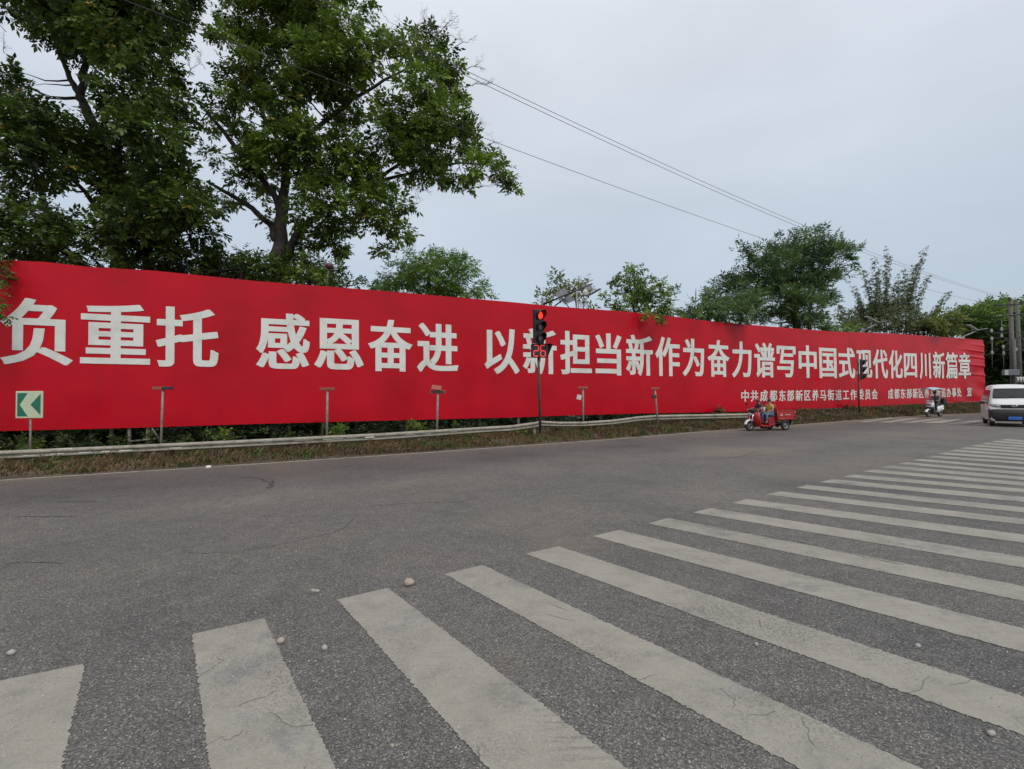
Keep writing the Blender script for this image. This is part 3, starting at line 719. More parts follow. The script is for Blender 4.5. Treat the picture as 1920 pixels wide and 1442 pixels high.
tE = small_tree('large dark tree with feathery upright sprays, tallest behind the right half of the board', [
    (1500, 480, 50, 32), (1455, 490, 40, 30), (1535, 490, 40, 34), (1430, 530, 45, 28), (1490, 530, 55, 30), (1540, 535, 38, 26), (1465, 455, 14, 18, 0, .7), (1420, 475, 14, 16, 0, .6), (1502, 445, 8, 14, 0, .7), (1392, 470, 12, 10, 0, .4),
    (1540, 445, 14, 14, 0, .6), (1570, 460, 14, 12, 0, .5), (1580, 490, 12, 20, 0, .6), (1560, 470, 30, 20), (1405, 500, 26, 18, 0, 1.1), (1378, 530, 32, 18, 0, 1.2), (1362, 545, 22, 14), (1595, 470, 14, 12, 0, .5), (1590, 515, 14, 14, 0, .5), (1450, 565, 55, 24), (1510, 575, 40, 28), (1400, 575, 40, 22), (1550, 570, 25, 18, 0, .5), (1568, 520, 18, 16, 0, .6), (1485, 600, 50, 12), (1440, 600, 60, 10)], 34, M_LF_E,
    [([(1492, 680, .3), (1492, 600, .24), (1490, 550, .16), (1485, 490, .08)], 0), ([(1520, 680, .14), (1516, 590, .12), (1530, 530, .08), (1555, 480, .04)], 0), ([(1490, 560, .1), (1440, 530, .07), (1400, 500, .04)], 0)], 57, dens=17, size=.55, cl=.45, shrink=.95, n_leaf=10, lw=.12, up=.5, droop=.25)
bare_twigs([(1300, 585, -.3, 1, 1.5), (1302, 580, .02, 1, 1.7), (1345, 555, 0, 1, .8)], 29, M_TWIG, tE, 61, depth=1, L0=.5)
small_tree('low pale green shrub under the feathery tree, just above the board', [(1545, 608, 22, 8), (1565, 612, 24, 7), (1520, 600, 22, 9), (1590, 614, 14, 5, 0, .7)], 35, M_LF_C, [([(1550, 670, .06), (1550, 615, .04)], 0)], 58, dens=30, size=.35, name='shrub')
# bamboo
tF = tree('bamboo_clump', 'bamboo clump with tall thin shoots against the sky behind the board, right side', 0, 40, cat='bamboo')
bam = [(1640, 595, 42, 24), (1600, 598, 26, 18), (1588, 604, 18, 18), (1680, 598, 46, 24), (1658, 575, 30, 16), (1715, 605, 26, 18), (1625, 614, 55, 12), (1700, 614, 45, 12), (1580, 588, 14, 12), (1728, 612, 16, 14), (1700, 585, 14, 14, 0, .6)]
crown('crown', bam, 40, M_LF_F, tF, dens=110, size=.30, seed=59, cl=.5, n_leaf=7, lw=.14, fan=True, droop=.3)
shoots = [(1662, 466, 1662, 590), (1668, 480, 1658, 590), (1638, 488, 1648, 590), (1648, 505, 1650, 590), (1734, 468, 1704, 590), (1728, 488, 1700, 600), (1716, 500, 1698, 590), (1700, 508, 1690, 590), (1708, 530, 1706, 600), (1618, 510, 1636, 600), (1630, 525, 1640, 600),
          (1780, 551, 1742, 612), (1764, 578, 1738, 618), (1600, 540, 1622, 610), (1684, 520, 1686, 600), (1676, 535, 1676, 600), (1740, 520, 1715, 600), (1610, 560, 1625, 610), (1752, 590, 1732, 618)]
rb = random.Random(8); cul = MB(); shoot_blobs = []
for (tx, ty, bx, by) in shoots:
    dzb = rb.uniform(-1, 1.2); P = []
    for i in range(9):
        t = i/8; P.append(at(bx+(tx-bx)*t**1.5, by+(ty-by)*t, 40+dzb))
    root = P[0].copy(); root.z = 0; cul.tube([root]+P, [.03]+[.028-.0027*i for i in range(9)], 5)
    for i in range(16):
        t = .12+.88*i/15; x = bx+(tx-bx)*t**1.5; y_ = by+(ty-by)*t
        shoot_blobs.append((x, y_, 5.0*(1.05-t*.75)+1.2, 6, dzb, 1.2))
cul.build('culms', M_BARK2, tF)
crown('shoot_leaves', shoot_blobs, 40, M_LF_F, tF, dens=170, size=.19, seed=60, cl=.16, n_leaf=5, lw=.15, fan=True, droop=.5, per=4)
small_tree('yellow green shrub peeping over the board top, right of the bamboo', [(1765, 615, 24, 14), (1750, 605, 20, 12), (1785, 598, 18, 14), (1775, 620, 28, 8), (1740, 618, 20, 8)], 38.5, M_LF_D, [([(1770, 680, .08), (1768, 620, .05)], 0)], 62, dens=26, size=.45, name='shrub')
small_tree('pale green tree between bamboo and utility poles, rising behind the last street lamp', [(1805, 600, 22, 20), (1840, 598, 26, 22), (1795, 585, 12, 8, 0, .6), (1820, 620, 30, 14), (1780, 610, 16, 14)], 48, M_LF_G, [([(1815, 700, .14), (1815, 620, .1), (1820, 595, .05)], 0)], 63, dens=20, size=.6, cl=.7)
small_tree('tall light green tree directly behind the utility poles', [(1865, 580, 30, 16), (1895, 600, 36, 18), (1850, 592, 22, 12), (1920, 585, 26, 16), (1880, 606, 60, 10), (1940, 610, 40, 20)], 60, M_LF_G, [([(1890, 740, .3), (1888, 640, .24), (1880, 585, .1)], 0)], 64, dens=16, size=.8, cl=.9)
# dark creeper-clad thicket at the far right
tk = tag(link_mesh('thicket', bpy.data.meshes.new('thicket')), kind='stuff'); 
tmp = thing('thicket_tmp', 'x', 'x')
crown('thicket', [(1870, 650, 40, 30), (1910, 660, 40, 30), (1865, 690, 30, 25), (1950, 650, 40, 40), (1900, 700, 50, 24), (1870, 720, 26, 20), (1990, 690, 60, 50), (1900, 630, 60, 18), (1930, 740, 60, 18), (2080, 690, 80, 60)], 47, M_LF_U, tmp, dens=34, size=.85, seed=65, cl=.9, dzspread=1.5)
th = tmp.children[0]; tk.data = th.data; bpy.data.objects.remove(th); bpy.data.objects.remove(tmp)

# undergrowth behind and under the board: uncountable; thickened and dark-leaved to imitate deep shade
def stuff_crown(name, blobs, Y0, m, **k):
    e = bpy.data.objects.new('tmp', None); COL.objects.link(e); crown(name, blobs, Y0, m, e, **k)
    c = e.children[0]; c.parent = None; bpy.data.objects.remove(e); tag(c, kind='stuff'); return c
ub = []
ru = random.Random(4)
for i in range(75):
    px = -150+i*22; p = board_hit(px, 780); ub.append((px+ru.uniform(-8, 8), lerp_curve(BOT, px)+ru.uniform(-6, 10), 26*17/max(12, p.y)+8, 13*22/max(14, p.y), p.y+ru.uniform(1.2, 4.5)-30, 1.0))
for i in range(110):
    px = -160+i*15; p = board_hit(px, 780); ub.append((px+ru.uniform(-8, 8), lerp_curve(BOT, px)+ru.uniform(-2, 26)*17/max(15, p.y), 22*17/max(12, p.y)+8, 16*22/max(14, p.y), p.y+ru.uniform(1.8, 5.5)-30, 1.0))
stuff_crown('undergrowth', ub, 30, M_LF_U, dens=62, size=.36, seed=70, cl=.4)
ub = []
for i in range(60):
    px = -60+i*20+ru.uniform(-8, 8); p = board_hit(px, 780)
    ub.append((px, lerp_curve(BOT, px)+ru.uniform(18, 26)*17/max(p.y, 15), 14*17/p.y, 7*17/p.y, p.y-.8+ru.uniform(-.5, .3)-30, ru.choice((0, .25, .5, 1.0))))
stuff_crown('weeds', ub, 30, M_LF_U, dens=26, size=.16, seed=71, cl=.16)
# a few weeds one can point to
def weed(label, px, py, rx, ry, dY, m, seed, **k):
    p = board_hit(px, py); t = thing('weed_plant', label, 'plant'); Yv = p.y+dY
    c = crown('foliage', [(px, py, rx, ry, 0), (px-rx*.5, py+ry*.5, rx*.6, ry*.6, .1), (px+rx*.5, py+ry*.5, rx*.6, ry*.6, -.1)], Yv, m, t, dens=90, size=.2, seed=seed, cl=.14, dzspread=.1, **k)
    base = at(px, py+ry, Yv); base.z = verge_z(base.x, base.y)
    b = MB()
    for q in range(5):
        tp = Vector(c[q % 3][0])+Vector((ru.uniform(-.1, .1), 0, ru.uniform(0, .1))); b.tube([base, base.lerp(tp, .5)+Vector((ru.uniform(-.05, .05), 0, 0)), tp], [.008, .006, .003], 4)
    b.build('stem', M_TWIG, t)
weed('dry brown weed bush standing against the board, left of the red cargo tricycle', 1353, 766, 7, 11, -.6, M_LF_DRY, 81)
weed('fresh light green weed growing by the second short lamp post', 632, 806, 11, 9, -1.0, M_LF_C, 82)
weed('green weed sprouting under the board, right of the first short lamp post', 425, 812, 22, 8, -.6, M_LF_B, 83)
weed('leafy weed growing through the rail just left of the traffic light pole', 985, 808, 13, 9, -2.6, M_LF_B, 84)
weed('small dark shrub at the board foot near the second traffic light', 1592, 763, 7, 4, -.5, M_LF_DRY, 85)
weed('green weed in front of the board foot beside the third short lamp post', 785, 798, 12, 8, -.6, M_LF_B, 86)
weed('leafy weeds at the foot of the arrow sign', 40, 832, 18, 9, -1.0, M_LF_B, 87)

# ------------------------------------------------------------------ the red board
def red_banner():
    m = bpy.data.materials.new('red_banner'); m.use_nodes = True; n = m.node_tree; L = n.links
    b = n.nodes['Principled BSDF']; b.inputs['Roughness'].default_value = .30; b.inputs['Specular IOR Level'].default_value = .22
    g = n.nodes.new('ShaderNodeNewGeometry')
    t = n.nodes.new('ShaderNodeTexNoise'); t.inputs['Scale'].default_value = .5; t.inputs['Detail'].default_value = 6; L.new(g.outputs['Position'], t.inputs['Vector'])
    r = ramp_node(n, [(.3, (.39, .002, .010)), (.5, (.47, .0025, .012)), (.7, (.53, .003, .014))]); L.new(t.outputs['Fac'], r.inputs[0])
    # faint drips and grime
    mp = n.nodes.new('ShaderNodeMapping'); mp.inputs['Scale'].default_value = (6, 6, .35); L.new(g.outputs['Position'], mp.inputs[0])
    t2 = n.nodes.new('ShaderNodeTexNoise'); t2.inputs['Scale'].default_value = 1.0; t2.inputs['Detail'].default_value = 7; L.new(mp.outputs[0], t2.inputs['Vector'])
    rr = n.nodes.new('ShaderNodeMapRange'); rr.inputs['From Min'].default_value = .55; rr.inputs['From Max'].default_value = .8; rr.inputs['To Max'].default_value = .22; L.new(t2.outputs['Fac'], rr.inputs[0])
    mx = n.nodes.new('ShaderNodeMix'); mx.data_type = 'RGBA'; mx.inputs[7].default_value = (.24, .012, .018, 1); L.new(rr.outputs[0], mx.inputs[0]); L.new(r.outputs[0], mx.inputs[6])
    L.new(mx.outputs[2], b.inputs['Base Color'])
    bp = n.nodes.new('ShaderNodeBump'); bp.inputs['Strength'].default_value = .25; bp.inputs['Distance'].default_value = .03
    t3 = n.nodes.new('ShaderNodeTexNoise'); t3.inputs['Scale'].default_value = 1.6; t3.inputs['Detail'].default_value = 3; L.new(g.outputs['Position'], t3.inputs['Vector'])
    L.new(t3.outputs['Fac'], bp.inputs['Height']); L.new(bp.outputs[0], b.inputs['Normal'])
    return m
M_RED = red_banner()
M_WHITE = mat('banner_white', (.70, .70, .64), .5, var=.05, scale=2, dirt=(.45, .44, .40), dirt_amt=.5, dscale=1.5)
M_STEEL = mat('galvanised', (.33, .33, .32), .55, .5, var=.2, scale=10, dirt=(.2, .14, .09), dirt_amt=.5, dscale=6)
M_DARKMETAL = mat('dark_metal', (.035, .035, .037), .55, var=.2)
M_WOOD = mat('grey_wood', (.18, .155, .12), .9, var=.3, scale=12, bump=.3)
board = thing('billboard', 'long red slogan board with white Chinese lettering stretching across the whole scene', 'billboard')
NX, NZ = 420, 30
bx = np.linspace(XB0, XB1, NX); V = []
def ripple(x, zr):
    """bunched folds of the cloth near the right end"""
    d = XB1-x
    if d > 9: return 0.0
    a = max(0.0, 1-d/9)**1.5
    rr = math.hypot(d*.55, (zr-.35)*5.0)
    w = .028*a*math.sin(rr*5.2+.6)*(.3+.7*(zr > .0))
    # sharp horizontal pleats pulled from the end post
    for zc, am in ((.9, .5), (.8, .8), (.70, 1.0), (.57, 1.0), (.42, .8)):
        w += .065*am*max(0.0, 1-d/(3.6*am+1.2))*math.exp(-((zr-zc-.012*d)/.016)**2)
    return w
def sag(x, zr): return .002*math.sin(x*.73+zr*2)
nrmls = []
for x in bx:
    zt, zb = board_z(x, TOP), board_z(x, BOT); s = (board_y(x+.05)-board_y(x-.05))/.1; nn = Vector((s, -1, 0)).normalized()
    for j in range(NZ+1):
        zr = j/NZ
        V.append(Vector((x, board_y(x), zb+(zt-zb)*zr))+nn*(ripple(x, zr)+sag(x, zr)))
# refine vertically: pleats need more rows near the right end
F = [(i*(NZ+1)+j, (i+1)*(NZ+1)+j, (i+1)*(NZ+1)+j+1, i*(NZ+1)+j+1) for i in range(NX-1) for j in range(NZ)]
# right end needs finer rows: separate dense patch shares the edge
cut = next(i for i, x in enumerate(bx) if XB1-x < 9.2)
F = [f for f in F if f[0]//(NZ+1) < cut]
mbb = MB(); mbb.add(V, F, True)
NZ2, NX2 = 150, 90; V2 = []
for x in np.linspace(bx[cut], XB1, NX2):
    zt, zb = board_z(x, TOP), board_z(x, BOT); s = (board_y(x+.05)-board_y(x-.05))/.1; nn = Vector((s, -1, 0)).normalized()
    for j in range(NZ2+1):
        zr = j/NZ2; V2.append(Vector((x, board_y(x), zb+(zt-zb)*zr))+nn*(ripple(x, zr)+sag(x, zr)))
mbb.add(V2, [(i*(NZ2+1)+j, (i+1)*(NZ2+1)+j, (i+1)*(NZ2+1)+j+1, i*(NZ2+1)+j+1) for i in range(NX2-1) for j in range(NZ2)], True)
ban = mbb.build('banner', M_RED, board)
# frame behind
fr = MB()
for q, zo in ((TOP, -.06), (BOT, .06)):
    pts = []
    for x in np.linspace(XB0, XB1-.05, 60):
        p = Vector((x, board_y(x), board_z(x, q)+zo)); s = (board_y(x+.05)-board_y(x-.05))/.1; pts.append(p-Vector((s, -1, 0)).normalized()*.10)
    fr.tube(pts, .035, 6)
fr.build('frame_rail', M_STEEL, board)
for x in list(np.linspace(XB0, XB1-.1, 22)):
    s = (board_y(x+.05)-board_y(x-.05))/.1; o = -Vector((s, -1, 0)).normalized()*.22
    p = Vector((x, board_y(x), 0))+o; MB().tube([p+Vector((0, 0, verge_t(x, 1)-.3)), p+Vector((0, 0, board_z(x, TOP)-.05))], .05, 6).build('post', M_WOOD, board)
for px, y0, y1 in ((237, 806, 836), (272, 806, 834), (972, 784, 796), (1526, 766, 773), (1534, 766, 773)):
    a = board_hit(px, y0); a = a+Vector((0, .12, 0)); b_ = a.copy(); b_.z = verge_z(b_.x, b_.y)-.1
    MB().tube([b_, a+Vector((0, 0, .3))], .05, 6).build('support_stake', M_WOOD, board)
a = board_hit(240, 828); b_ = board_hit(300, 822); MB().tube([a, b_], .03, 5).tube([board_hit(285, 803), board_hit(305, 834)], .03, 5).build('support_brace', M_WOOD, board)

# lettering
glyph_cache = {}
def glyph(ch, bev):
    if (ch, bev) in glyph_cache: return glyph_cache[(ch, bev)]
    c = bpy.data.curves.new('g', 'FONT'); c.body = ch; c.size = 1; c.bevel_depth = bev; c.bevel_resolution = 0; c.resolution_u = 5
    o = bpy.data.objects.new('g', c); COL.objects.link(o)
    dg = bpy.context.evaluated_depsgraph_get(); me = bpy.data.meshes.new_from_object(o.evaluated_get(dg), depsgraph=dg)
    v = np.zeros(len(me.vertices)*3); me.vertices.foreach_get('co', v); v = v.reshape(-1, 3); f = [tuple(p.vertices) for p in me.polygons]
    bpy.data.objects.remove(o); bpy.data.curves.remove(c); bpy.data.meshes.remove(me)
    keep = [q for q in f if max(v[i][2] for i in q) > -bev*.5]
    # widen the upright strokes: three copies side by side, each a hair further forward
    sh = bev*1.2; n0 = len(v); vv = []; ff = []
    for j, dx in enumerate((-sh, sh, 0.0)):
        w = v.copy(); w[:, 0] += dx; w[:, 2] = w[:, 2]*.15+bev*3.0*j; vv.append(w); ff += [tuple(i+n0*j for i in q) for q in keep]
    v = np.concatenate(vv); keep = ff
    glyph_cache[(ch, bev)] = (v, keep); return v, keep
BIG = [('负', 0, 138, 561.5, 688), ('重', 150.6, 282, 573.8, 685), ('托', 292.2, 410, 574.7, 688.3), ('感', 480, 581, 588.6, 691.3), ('恩', 588.6, 682, 596.5, 693.5),
       ('奋', 689.7, 773.6, 600.9, 696), ('进', 781.5, 859.5, 605.3, 696), ('以', 907.8, 973.8, 612.7, 698.5), ('新', 979.7, 1043.4, 615.5, 699.7), ('担', 1049.8, 1109.2, 619.5, 699.7),
       ('当', 1115.8, 1165.3, 624.5, 703.3), ('新', 1173, 1223.6, 628.5, 703.3), ('作', 1228.3, 1274.3, 632, 705), ('为', 1279, 1320, 635.7, 705.6), ('奋', 1326, 1367.4, 639, 707.6),
       ('力', 1371.7, 1409, 641.6, 707), ('谱', 1414, 1452.6, 645, 709), ('写', 1456, 1491.7, 649, 709.5), ('中', 1497, 1531, 649, 710), ('国', 1535.7, 1568.3, 652.8, 710.5),
       ('式', 1572, 1603, 653, 710.5), ('现', 1605.6, 1634.8, 656.5, 709.5), ('代', 1636, 1664.3, 656, 710.5), ('化', 1665.8, 1692, 657, 710.5), ('四', 1694.4, 1718.8, 660.4, 709.5),
       ('川', 1722.7, 1743.9, 659, 709), ('新', 1747.8, 1770.7, 660, 709), ('篇', 1772, 1794.6, 660, 709), ('章', 1796, 1818.6, 663, 709.5)]
def letters(rows, bev, deg):
    A, Bv, W = [], [], []
    for ch, x0, x1, y0, y1 in rows:                       # em box: world z = (a0+a1*S+..) + (b0+b1*S..)*v
        v, f = glyph(ch, bev); vt, vb = v[:, 1].max(), v[:, 1].min(); xc = (x0+x1)/2
        for vv, yy in ((vt, y0), (vb, y1)):
            X = board_hit(xc, yy).x; z = board_hit(xc, yy).z
            A.append([X**i for i in range(deg+1)]+[vv*X**i for i in range(deg+1)]); Bv.append(z)
    sol = np.linalg.lstsq(np.array(A), np.array(Bv), rcond=None)[0]
    for ch, x0, x1, y0, y1 in rows:
        v, f = glyph(ch, bev); umin, umax = v[:, 0].min(), v[:, 0].max(); ym = (y0+y1)/2
        XL, XR = board_hit(x0, ym).x, board_hit(x1, ym).x
        P = []
        for u, w_, q in v:
            X = XL+(XR-XL)*(u-umin)/(umax-umin); Pw = [X**i for i in range(deg+1)]
            z = sum(sol[i]*Pw[i] for i in range(deg+1))+w_*sum(sol[deg+1+i]*Pw[i] for i in range(deg+1))
            s = (board_y(X+.05)-board_y(X-.05))/.1; nn = Vector((s, -1, 0)).normalized()
            zb_, zt_ = 0.75, 5.6
            P.append(Vector((X, board_y(X), z))+nn*((.012 if XB1-XR > 7 else .035)+q/bev*.0005))
        if True:
            P2 = []
            for p in P:
                zt, zb = board_zc(p.x)
                s = (board_y(p.x+.05)-board_y(p.x-.05))/.1; zr_ = (p.z-zb)/(zt-zb); P2.append(p+Vector((s, -1, 0)).normalized()*(ripple(p.x, zr_)+sag(p.x, zr_)))
            P = P2
        me = bpy.data.meshes.new('character'); me.from_pydata(P, [], f); me.materials.append(M_WHITE)
        link_mesh('character', me, board)
_zc = {}
def board_zc(x):
    k = round(x, 1)
    if k not in _zc: _zc[k] = (board_z(k, TOP), board_z(k, BOT))
    return _zc[k]
letters(BIG, .0145, 2)
s1 = '中共成都东部新区养马街道工作委员会'; p1 = [1389.5, 1407, 1424.7, 1442.5, 1460, 1475.5, 1491, 1507.6, 1522, 1537, 1551, 1566, 1580, 1594, 1608.5, 1621.5, 1634, 1647.5]
s2 = '成都东部新区养马街道办事处'; p2 = [1664.5, 1676, 1687.8, 1699.4, 1710.7, 1722.2, 1733, 1743.5, 1754, 1764, 1773.6, 1783.3, 1793, 1803.2]
SM = []
for s_, p_, g_ in ((s1, p1, .17), (s2, p2, .14)):
    for i, ch in enumerate(s_):
        w_ = p_[i+1]-p_[i]; xc = p_[i]
        SM.append((ch, p_[i], p_[i+1]-w_*g_, np.interp(xc, [1389, 1640, 1664, 1800], [731.5, 731, 728.5, 727]), np.interp(xc, [1389, 1640, 1664, 1800], [753.3, 749.2, 748, 743.8])))
SM.append(('宣', 1811.8, 1820.6, 727, 743.4))
letters(SM, .013, 2)

# ------------------------------------------------------------------ guardrail
M_RAIL = mat('rail_paint', (.34, .315, .25), .6, .2, var=.2, scale=3, dirt=(.13, .11, .08), dirt_amt=.7, dscale=5)
M_REFL = mat('rail_reflector', (.75, .74, .68), .4)
M_ORANGE = mat('orange_reflector', (.75, .35, .03), .4)
def guardrail(label, pts, joints):
    t = thing('guardrail', label, 'guardrail', group=None)
    P = [(at(x, (y0+y1)/2, Y), (y1-y0)*Y/FPX) for x, y0, y1, Y in pts]
    seg = []
    for a, b in zip(P, P[1:]):
        n = max(1, round((b[0]-a[0]).length/1.0))
        for i in range(n): seg.append((a[0].lerp(b[0], i/n), a[1]+(b[1]-a[1])*i/n))
    seg.append(P[-1]); prof = [(-.5, .03), (-.42, .0), (-.30, -.055), (-.17, -.055), (-.06, .01), (.06, .01), (.17, -.055), (.30, -.055), (.42, 0), (.5, .03)]
    rings = []
    rj = random.Random(7)
    for i, (p, h) in enumerate(seg):
        tn = (seg[min(i+1, len(seg)-1)][0]-seg[max(i-1, 0)][0]); tn.z = 0; tn.normalize(); nn = Vector((-tn.y, tn.x, 0))
        if nn.y < 0: nn = -nn
        rings.append([p+Vector((0, 0, z*h))+nn*(y*h*4.2) for z, y in prof])
    per = 4
    for i in range(0, len(rings)-1, per):
        rr = rings[i:i+per+1]
        if len(rr) < 2: continue
        b = MB(); off = Vector((0, -.004*(i//per % 2), 0)); rr = [[q+off for q in r_] for r_ in rr]
        back = [[q+Vector((0, .006, 0)) for q in r_] for r_ in rr]
        b.loft(rr, sm=False, cap=False, closed=False); b.loft(back, sm=False, cap=False, closed=False)
        b.build('rail_panel', M_RAIL, t)
        p, h = seg[i]; z0 = verge_z(p.x, p.y)-.2
        MB().tube([Vector((p.x, p.y+.1, z0)), Vector((p.x, p.y+.1, p.z+h*.4))], .05, 8).build('post', M_RAIL, t)
    for px, py in joints:
        best = min(range(len(seg)-1), key=lambda i: abs(to_px(seg[i][0])[0]-px)); a, b_ = seg[best], seg[best+1]
        xa, xb = to_px(a[0])[0], to_px(b_[0])[0]; tt = (px-xa)/(xb-xa) if xb != xa else 0
        p = a[0].lerp(b_[0], tt); h = a[1]; d = (b_[0]-a[0]).normalized(); rot = Matrix.Rotation(math.atan2(d.y, d.x), 3, 'Z')
        MB().box(p+Vector((0, -.02, h*py)), (.28, .012, h*.12), rot).build('reflective_strip', M_REFL if px < 1300 else M_ORANGE, t)
    return t
guardrail('weathered beige steel guardrail along the left verge, ending at the traffic light pole',
          [(-130, 851, 869, 11.6), (0, 845.6, 863, 12.3), (240, 835, 850.5, 13.3), (480, 823.7, 838.5, 14.5), (720, 812, 826, 15.9), (900, 800.8, 812.6, 17.6), (960, 797.5, 809, 18.0), (1002, 791.5, 803, 18.7), (1012, 789.5, 800.5, 18.8)],
          [(60, -.15), (108, -.12), (125, .45), (162, -.12), (205, -.12), (237, -.1), (330, -.1), (378, .3), (410, .3), (460, .3), (500, .1), (560, .1), (580, .1), (615, .05), (635, .05), (660, .08), (695, .08), (770, .08), (800, .08), (850, .08)])
guardrail('kinked pale steel guardrail from the traffic light pole to the cargo tricycle',
          [(1014, 789, 800, 19.0), (1050, 791, 801, 19.6), (1093, 790.8, 800.7, 20.3), (1150, 787, 797, 21.2), (1195, 781, 790.8, 22.0), (1228, 778.3, 788.9, 22.6), (1300, 777, 787, 23.8), (1403, 775.2, 784.6, 25.2)],
          [(1374, .38), (1361, -.38)])

# ------------------------------------------------------------------ arrow sign
M_POST = mat('grey_post', (.26, .24, .21), .6, .3, var=.2, scale=10, dirt=(.16, .10, .06), dirt_amt=.7, dscale=9)
M_GREEN = mat('sign_green', (.012, .16, .09), .45, var=.08)
M_SIGNW = mat('sign_pale', (.55, .60, .42), .45, var=.06)
def plate_at(px0, py0, px1, py1, Y, yaw=0.0):
    c = at((px0+px1)/2, (py0+py1)/2, Y); s = Y/FPX; return c, (px1-px0)*s, (py1-py0)*s
YC = 12.75
c, w, h = plate_at(30, 733.4, 80.5, 784, YC)
sg = thing('chevron_sign', 'square green road sign with pale left-pointing arrow on a thin post', 'road sign', (c.x, c.y, verge_z(c.x, c.y)))
z0 = c.z-sg.location.z
MB().box((0, 0, z0), (w, .025, h), bev=.008).build('sign_plate', M_SIGNW, sg)
gx, gz = w/2*.86, h/2*.86
# green ground either side of the arrow: three pieces
def poly(name, pts, y, m, parent, th=.004): return MB().prism([(x, y, z) for x, z in pts], (0, -th, 0)).build(name, m, parent)
poly('green_field', [(-gx, z0-gz), (-gx, z0+gz), (-gx*.12, z0+gz), (-gx*.80, z0), (-gx*.10, z0-gz)], -.0135, M_GREEN, sg)
poly('green_field', [(gx, z0+gz*.93), (gx, z0-gz*.9), (gx*.14, z0+.0)], -.0135, M_GREEN, sg)
MB().tube([(0, .035, -.3), (0, .035, z0+h*.3)], .025, 8).build('post', M_POST, sg)

# ------------------------------------------------------------------ short warning-lamp posts
M_RUST = mat('faded_red', (.30, .09, .06), .6, var=.3, scale=12)
M_NAVY = mat('dark_lens', (.03, .03, .06), .35)
M_SOLAR = mat('solar_cell', (.03, .035, .05), .25, var=.2, scale=20)
M_BOXW = mat('white_case', (.62, .60, .55), .5)
def lamp_post(label, top, foot, barw, barh, Y, kind, box=None):
    p = at(*foot, Y); z = verge_z(p.x, p.y); t = thing('warning_lamp_post', label, 'lamp post', (p.x, p.y, z), 0, 'short lamp posts along the guardrail')
    tp = at(*top, Y)-Vector((p.x, p.y, z)); s = Y/FPX; W, H = barw*s, barh*s
    MB().tube([(0, 0, -.3), (tp.x*.5, 0, tp.z*.5), (tp.x, 0, tp.z)], .032 if Y < 15 else .042, 8).build('pole', M_POST, t)
    if kind == 'split':
        MB().box((tp.x-W/4, 0, tp.z+H/2), (W/2, .12, H), bev=.01).build('red_lens', M_RUST, t)
        MB().box((tp.x+W/4, 0, tp.z+H/2), (W/2-.004, .115, H*.96), bev=.01).build('dark_lens', M_NAVY, t)
    elif kind == 'box':
        MB().box((tp.x, 0, tp.z+H*.35), (W, .12, H*.7), bev=.01).build('lamp_housing', M_RUST, t)
        MB().box((tp.x-.0, -.062, tp.z+H*.35), (W*.86, .012, H*.45)).build('lamp_lens', M_DARKMETAL, t)
        MB().tube([(tp.x, .02, tp.z+H*.6), (tp.x-.05, .03, tp.z+H*1.2)], .015, 6).build('bracket', M_DARKMETAL, t)
        MB().box((tp.x-.05, .03, tp.z+H*1.25), (W*.65, .3, .02), Matrix.Rotation(R(30), 3, 'X') @ Matrix.Rotation(R(8), 3, 'Y')).build('solar_panel', M_RUST, t)
    else:
        MB().box((tp.x, 0, tp.z+H/2), (W, .12, H), bev=.008).build('lamp_bar', M_POST if kind == 'plain' else M_RUST, t)
        MB().box((tp.x+W*.12, -.062, tp.z+H*.5), (W*.6, .006, H*.6)).build('lens_strip', M_RUST, t)
    if box:
        bx_, by_, bw, bh, col_, an = box; q = at(bx_, by_, Y-.15)-Vector((p.x, p.y, z)); sx_ = (Y-.15)/FPX
        MB().box(q, (bw*sx_, .12, bh*sx_), Matrix.Rotation(R(an), 3, 'Y'), bev=.01).build('control_box', col_, t)
        MB().tube([(tp.x-.06, -.05, tp.z), (tp.x-.09, -.1, (tp.z+q.z)/2), (q.x, q.y, q.z+bh*sx_*.5)], .006, 5).build('cable', M_DARKMETAL, t)
lamp_post('short post with half red, half dark lamp bar, nearest the arrow sign', (305.5, 731), (301, 834), 34.5, 6, 14.3, 'split')
lamp_post('short post with small rusty lamp bar, second from the left', (614, 732), (612.5, 815), 27, 5.2, 16.4, 'rust')
lamp_post('short post with dark boxed lamp and tilted solar panel on top', (821, 738), (818.5, 808), 28, 9, 17.6, 'box')
lamp_post('short post with white control box dangling beside it, right of the traffic light', (1093, 729), (1093.5, 807), 18, 4, 20.6, 'rust', (1085.5, 745, 8.5, 9, M_BOXW, 14))
lamp_post('leaning short post with small dark box, farthest right of the five', (1228, 730), (1234, 799.5), 16, 3.6, 22.4, 'rust', (1226.5, 744, 7, 6.5, M_DARKMETAL, -8))

